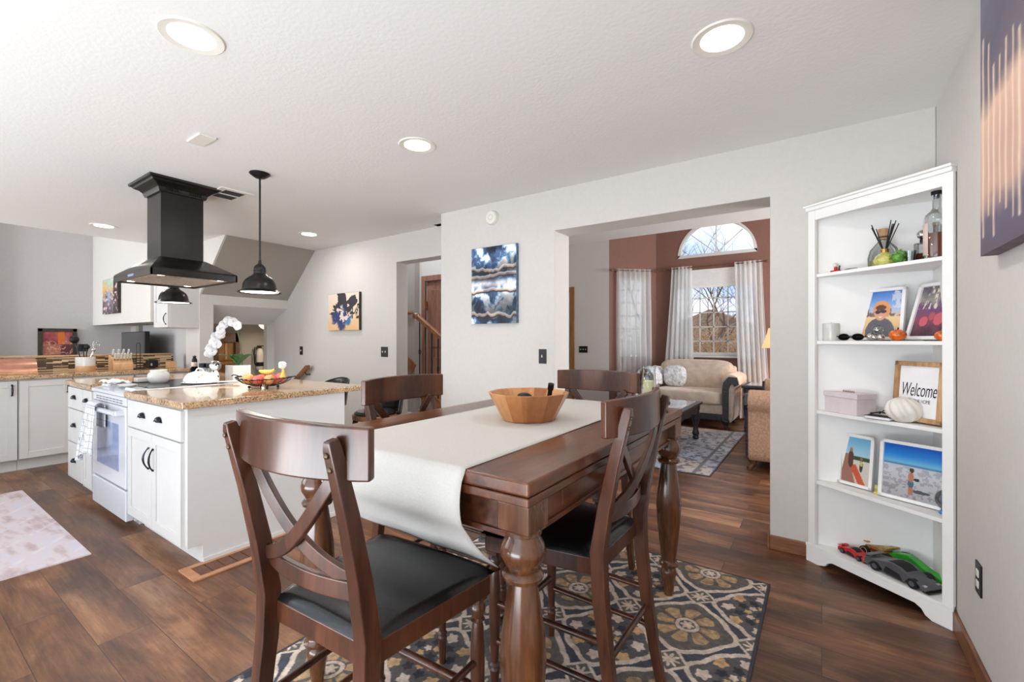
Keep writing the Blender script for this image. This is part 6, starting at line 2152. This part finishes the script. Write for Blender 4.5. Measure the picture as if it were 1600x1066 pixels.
def ph_beach(u, v):
    n = fbm(u * 16, v * 20, 540)
    img = cmap(v, [(0, (170, 168, 172)), (0.50, (206, 206, 214)), (0.60, (196, 204, 216)), (0.62, (70, 120, 160)), (0.66, (120, 186, 224)), (0.8, (44, 136, 220)), (1, (14, 88, 190))])
    img = img - (30 * (n > 0.55) * (v < 0.6))[..., None]
    img = put(img, ell(u, v, 0.64, 0.16, 0.18, 0.03), (80, 84, 100))
    img = put(img, ell(u, v, 0.47, 0.17, 0.025, 0.10) | ell(u, v, 0.51, 0.16, 0.025, 0.09), (176, 120, 92))
    img = put(img, ell(u, v, 0.49, 0.29, 0.055, 0.07), (70, 110, 130))
    img = put(img, ell(u, v, 0.49, 0.41, 0.05, 0.09), (186, 128, 98))
    img = put(img, ell(u, v, 0.50, 0.54, 0.042, 0.045), (92, 62, 48))
    img = put(img, ell(u, v, 0.585, 0.38, 0.05, 0.03), (50, 60, 56))
    return img


frame('photo_frame', 'white framed photo of a child in sunglasses, left on the second shelf', -0.062, 0.155, 3, 0.222, 0.272, ph_kid, -7, R_(2))
frame('photo_frame', 'white framed crowded city photo leaning right on the second shelf', 0.160, 0.12, 3, 0.19, 0.285, ph_crowd, -17, R_(-16))
frame('photo_frame', 'smaller white framed photo of people on a path, fourth shelf', -0.145, 0.10, 1, 0.17, 0.275, ph_path, -6, R_(3))
frame('photo_frame', 'larger white framed beach photo on the fourth shelf', 0.112, 0.10, 1, 0.262, 0.285, ph_beach, -6, R_(8), nu=90, nv=90)

# --- second shelf small things
o = on('pillar_candle', 'white pillar candle at the left of the second shelf', 'candle', -0.255, 0.07, 3)
MB().lathe([(0, 0), (0.040, 0), (0.041, 0.003), (0.041, 0.094), (0.038, 0.097), (0.03, 0.092), (0, 0.090)], n=32).build('wax', 'ceramic', o)
MB().cyl((0, 0, 0.09), (0.001, 0, 0.102), 0.0012, n=6).build('wick', 'rubber', o)
o = on('sunglasses', 'folded black sunglasses at the front of the second shelf', 'sunglasses', -0.125, 0.035, 3, R_(4))
for s in (-1, 1):
    MB().ball((s * 0.034, 0, 0.020), 0.030, 1.0, 0.28, 0.62, 16, 8).build('lens', 'glassblack', o)
    MB().tube([(s * 0.068, 0.0, 0.024), (s * 0.068, 0.02, 0.022), (-s * 0.01, 0.034, 0.016)], 0.0035, 6).build('temple', 'black', o)
MB().box((-0.01, -0.004, 0.022), (0.01, 0.004, 0.028)).build('bridge', 'pull', o)
o = on('glass_bauble', 'silver and clear glass bauble cluster in front of the child photo', 'ornament', -0.012, 0.05, 3)
for x, y, z, r_, mt in ((-0.022, 0, 0.02, 0.02, 'silver'), (0.022, 0.0, 0.018, 0.018, 'silver'), (0.0, -0.012, 0.018, 0.016, 'silver'), (0.0, 0.012, 0.055, 0.027, 'jarglass'), (0.0, 0.012, 0.055, 0.017, 'silver')):
    MB().ball((x, y, z), r_).build('sphere', mt, o)


def amber(label, a, b, r_):
    o = on('amber_pumpkin', label, 'glass pumpkin', a, b, 3, 0, 'amber glass pumpkins on the second shelf')
    def f(u, v):
        th, ph = 2 * PI * u, -PI / 2 + PI * v
        rr2 = r_ * (1 + 0.07 * abs(math.cos(4 * th)))
        return (rr2 * math.cos(th) * math.cos(ph), rr2 * math.sin(th) * math.cos(ph), r_ * 0.85 * (1 + math.sin(ph)))
    m_ = MB().grid(f, 48, 16)
    bmesh.ops.remove_doubles(m_.bm, verts=m_.bm.verts, dist=0.0003)
    m_.build('body', 'amber', o)
    MB().cyl((0, 0, 1.6 * r_), (0.003, 0, 1.95 * r_), 0.003, n=8).build('stem', 'rubber', o)


amber('larger orange glass pumpkin in front of the city photo', 0.088, 0.045, 0.033)
amber('smaller brown orange glass pumpkin at the right end of the second shelf', 0.262, 0.05, 0.027)

# --- third shelf
o = on('keepsake_box', 'pale lilac lidded keepsake box on the third shelf', 'box', -0.165, 0.085, 2, R_(-8))
MB().box((-0.095, -0.06, 0), (0.095, 0.06, 0.085)).build('body', 'pinkbox', o, bevel=0.002)
MB().box((-0.099, -0.064, 0.085), (0.099, 0.064, 0.112)).build('lid', 'pinkbox', o, bevel=0.002)
m_ = MB()
for k in range(7):
    m_.tube([(-0.03 + k * 0.010, -0.01, 0.112), (-0.026 + k * 0.010, -0.01, 0.122), (-0.022 + k * 0.010, -0.01, 0.112)], 0.0016, 5)
m_.build('lid_lettering', 'gold', o)
o = on('black_notebook', 'small black notebook between the box and the white vase', 'book', 0.02, 0.035, 2, R_(6))
MB().box((-0.055, -0.035, 0.0), (0.055, 0.035, 0.002)).box((-0.055, -0.035, 0.014), (0.055, 0.035, 0.016)).box((-0.055, 0.033, 0), (0.055, 0.035, 0.016)).build('cover', 'rubber', o)
MB().box((-0.053, -0.033, 0.002), (0.053, 0.033, 0.014)).build('pages', 'paper', o)
o = on('sunglasses', 'black eyeglasses resting on the small black notebook', 'sunglasses', 0.015, 0.07, 2, R_(12), None, 0.018)
MB().tube([(-0.06, 0.0, 0.0), (-0.02, 0.01, 0.012), (0.05, 0.0, 0.0)], 0.004, 6).build('frame', 'black', o)
MB().tube([(-0.03, 0.02, 0.0), (-0.0, 0.03, 0.03), (0.05, 0.02, 0.0)], 0.003, 6).build('temple', 'black', o)
o = on('ribbed_vase', 'round white vase with swirling ribs on the third shelf', 'vase', 0.108, 0.055, 2)


def vf(u, v):
    th = 2 * PI * u
    ph = -1.25 + 2.45 * v
    rr2 = 0.070 * math.cos(ph) * (1 + 0.05 * math.cos(11 * (th + 1.0 * v)))
    return (rr2 * math.cos(th), rr2 * math.sin(th), 0.058 + 0.061 * math.sin(ph))


m_ = MB().grid(vf, 132, 20)
bmesh.ops.remove_doubles(m_.bm, verts=m_.bm.verts, dist=0.0002)
m_.build('body', 'offwhite', o)
MB().lathe([(0.022, 0.112), (0.024, 0.118), (0.018, 0.118), (0.016, 0.108)], n=24, cap=False).build('rim', 'offwhite', o)
o = thing('welcome_sign', 'square wooden framed welcome sign on the third shelf', 'sign', SP(0.150, 0.115, SHZ[2] + 0.004), (R_(-5), 0, A_ + R_(-10)))
m_ = MB()
sw_, sh_ = 0.225, 0.285
m_.box((-sw_ / 2, -0.045, 0), (-sw_ / 2 + 0.022, 0.0, sh_)).box((sw_ / 2 - 0.022, -0.045, 0), (sw_ / 2, 0, sh_)).box((-sw_ / 2, -0.045, 0), (sw_ / 2, 0, 0.022)).box((-sw_ / 2, -0.045, sh_ - 0.022), (sw_ / 2, 0, sh_))
m_.build('frame', 'lightoak', o, bevel=0.003)
pb = MB().box((-sw_ / 2 + 0.022, -0.034, 0.022), (sw_ / 2 - 0.022, -0.028, sh_ - 0.022)).build('board', 'paper', o)


def text(body, size, loc, parent, mat, shear=0.0, sx=1.0, sy=1.0, name='lettering', ext=0.0004, off=0.0):
    c_ = bpy.data.curves.new(name, 'FONT')
    c_.body = body
    c_.size = size
    c_.shear = shear
    c_.extrude = ext
    c_.offset = off
    c_.align_x = 'CENTER'
    c_.materials.append(M[mat])
    t_ = bpy.data.objects.new(name, c_)
    COL.objects.link(t_)
    t_.parent = parent
    t_.location = loc
    t_.rotation_euler = (R_(90), 0, 0)
    t_.scale = (sx, sy, 1)
    bpy.context.view_layer.update()
    me = bpy.data.meshes.new_from_object(t_)
    q_ = bpy.data.objects.new(name, me)
    COL.objects.link(q_)
    q_.parent = parent
    q_.location, q_.rotation_euler, q_.scale = loc, (R_(90), 0, 0), (sx, sy, 1)
    bpy.data.objects.remove(t_)
    return q_


text('Welcome', 0.062, (0.0, -0.0352, 0.120), pb, 'black', 0.25, 0.66, 1.5, off=-0.0004)
text('TO OUR HOME', 0.022, (0.005, -0.0352, 0.088), pb, 'grey', 0.0, 0.68, 1.2, off=-0.0003)

# --- fourth shelf extras
o = on('yellow_toy', 'tiny yellow toy between the two photos on the fourth shelf', 'toy', -0.03, 0.09, 1)
MB().box((-0.012, -0.01, 0), (0.012, 0.01, 0.012)).build('body', 'banana', o, bevel=0.002)
MB().box((-0.010, -0.006, 0.012), (0.006, 0.006, 0.045)).build('stem', 'diffuser', o, bevel=0.002)
o = on('blue_water_globe', 'blue and clear round ornament behind the beach photo', 'ornament', 0.262, 0.10, 1)
MB().ball((0, 0, 0.062), 0.05).build('globe', 'jarglass', o)
MB().ball((0, 0, 0.062), 0.034).build('core', 'edge_blue', o)
MB().lathe([(0, 0), (0.036, 0), (0.03, 0.014), (0, 0.016)], n=20).build('base', 'blue', o)


# --- toy cars
def toycar(label, a, b, rot, L, Wc, H, mat, mat2, open_top=False):
    o = thing('toy_car', label, 'toy car', SP(a, b, SHZ[0] + 0.0005), (0, 0, A_ + rot), 'brick built toy cars on the bottom shelf')
    k = L / 0.27
    prof = [(-0.5, 0.16), (-0.5, 0.55), (-0.47, 0.66), (-0.36, 0.70), (-0.2, 0.86), (-0.05, 1.0), (0.08, 0.95), (0.2, 0.70), (0.34, 0.56), (0.46, 0.40), (0.5, 0.26), (0.49, 0.14), (0.41, 0.12), (0.40, 0.30), (0.36, 0.42), (0.30, 0.46), (0.23, 0.42), (0.19, 0.28), (0.18, 0.12),
            (-0.18, 0.12), (-0.19, 0.30), (-0.24, 0.44), (-0.30, 0.48), (-0.37, 0.44), (-0.41, 0.30), (-0.42, 0.14)]
    P = [(x * L, z * H) for x, z in prof]
    MB().prism(P, 'y', -Wc / 2, Wc / 2).build('body', mat, o, bevel=0.003, seg=1)
    cab = [(-0.22, 0.80), (-0.06, 1.03), (0.07, 0.99), (0.18, 0.74)]
    MB().prism([(x * L, z * H) for x, z in cab], 'y', -Wc * 0.36, Wc * 0.36).build('canopy', mat2, o, bevel=0.003, seg=1)
    MB().prism([(-0.16 * L, 0.20 * H), (0.15 * L, 0.16 * H), (0.10 * L, 0.50 * H), (-0.12 * L, 0.62 * H)], 'y', -Wc / 2 - 0.003, Wc / 2 + 0.003).build('side_panel', mat2, o, bevel=0.001)
    for x in (-0.30, 0.30):
        for s in (-1, 1):
            r_ = 0.23 * H * 1.35
            w_ = MB().cyl((0, -0.011, 0), (0, 0.011, 0), r_, n=20).build('wheel', 'rubber', o, loc=(x * L, s * (Wc / 2 - 0.006), r_))
            m_ = MB().cyl((0, s * 0.0112, 0), (0, s * 0.0125, 0), r_ * 0.55, n=12)
            m_.build('hub', 'grey', w_)
    MB().box((-0.5 * L, -Wc * 0.46, 0.78 * H), (-0.42 * L, Wc * 0.46, 0.83 * H)).box((-0.47 * L, -0.01, 0.55 * H), (-0.45 * L, 0.01, 0.8 * H)).build('rear_wing', mat, o)
    MB().box((0.44 * L, -Wc * 0.48, 0.08 * H), (0.53 * L, Wc * 0.48, 0.14 * H)).build('front_splitter', mat2, o)
    for s in (-1, 1):
        MB().box((0.40 * L, s * Wc * 0.28, 0.34 * H), (0.465 * L, s * Wc * 0.46, 0.44 * H)).build('headlight', 'silver', o)
    return o


toycar('large dark grey brick built sports car at the front of the bottom shelf', 0.095, 0.062, R_(-6), 0.285, 0.105, 0.072, 'grey', 'rubber')
toycar('small red brick built sports car at the left of the bottom shelf', -0.128, 0.075, R_(-8), 0.155, 0.062, 0.042, 'red', 'rubber')
# open wheel green racer and gold racer
o = thing('toy_racer', 'bright green open wheel toy racer behind the grey car', 'toy car', SP(0.085, 0.185, SHZ[0] + 0.0005), (0, 0, A_ + R_(-8)))
MB().prism([(-0.12, 0.012), (0.15, 0.012), (0.15, 0.024), (0.05, 0.045), (0.02, 0.058), (-0.03, 0.075), (-0.10, 0.055), (-0.12, 0.04)], 'y', -0.022, 0.022).build('body', 'green', o, bevel=0.003, seg=1)
MB().box((-0.09, -0.045, 0.010), (0.03, 0.045, 0.034)).build('side_pod', 'dkgreen', o, bevel=0.003)
MB().box((0.13, -0.055, 0.008), (0.16, 0.055, 0.016)).build('front_wing', 'goldpl', o)
MB().box((-0.135, -0.045, 0.06), (-0.11, 0.045, 0.07)).box((-0.128, -0.004, 0.03), (-0.118, 0.004, 0.062)).build('rear_wing', 'goldpl', o)
for x in (-0.095, 0.095):
    for s in (-1, 1):
        w_ = MB().cyl((0, -0.013, 0), (0, 0.013, 0), 0.026, n=20).build('wheel', 'rubber', o, loc=(x, s * 0.058, 0.026))
        MB().cyl((0, s * 0.0132, 0), (0, s * 0.0142, 0), 0.013, n=12).build('hub', 'goldpl', w_)
o = thing('toy_racer', 'gold toy racer with a high wing behind the red car', 'toy car', SP(-0.075, 0.185, SHZ[0] + 0.0005), (0, 0, A_ + R_(-4)))
MB().prism([(-0.07, 0.012), (0.09, 0.012), (0.09, 0.03), (0.03, 0.05), (0.0, 0.062), (-0.07, 0.05)], 'y', -0.03, 0.03).build('body', 'goldpl', o, bevel=0.003, seg=1)
MB().box((-0.03, -0.032, 0.03), (0.02, 0.032, 0.045)).build('side_panel', 'whiskey', o)
MB().box((-0.085, -0.035, 0.066), (-0.04, 0.035, 0.072)).box((-0.065, -0.012, 0.045), (-0.055, 0.012, 0.067)).build('rear_wing', 'lightoak', o)
for x in (-0.05, 0.06):
    for s in (-1, 1):
        w_ = MB().cyl((0, -0.010, 0), (0, 0.010, 0), 0.023, n=20).build('wheel', 'rubber', o, loc=(x, s * 0.04, 0.023))
        MB().tube([(0.016 * math.cos(2 * PI * k / 20), s * 0.0102, 0.016 * math.sin(2 * PI * k / 20)) for k in range(20)], 0.0014, 5, True).build('rim', 'banana', w_)
o = tag(MB().box((-0.012, -0.01, 0), (0.012, 0.01, 0.012)).box((-0.006, -0.006, 0.012), (0.006, 0.006, 0.02)).build('toy_brick', 'blue', loc=SP(-0.035, 0.105, SHZ[0] + 0.0005), rot=A_), 'small blue toy brick between the red and grey cars', 'toy brick')
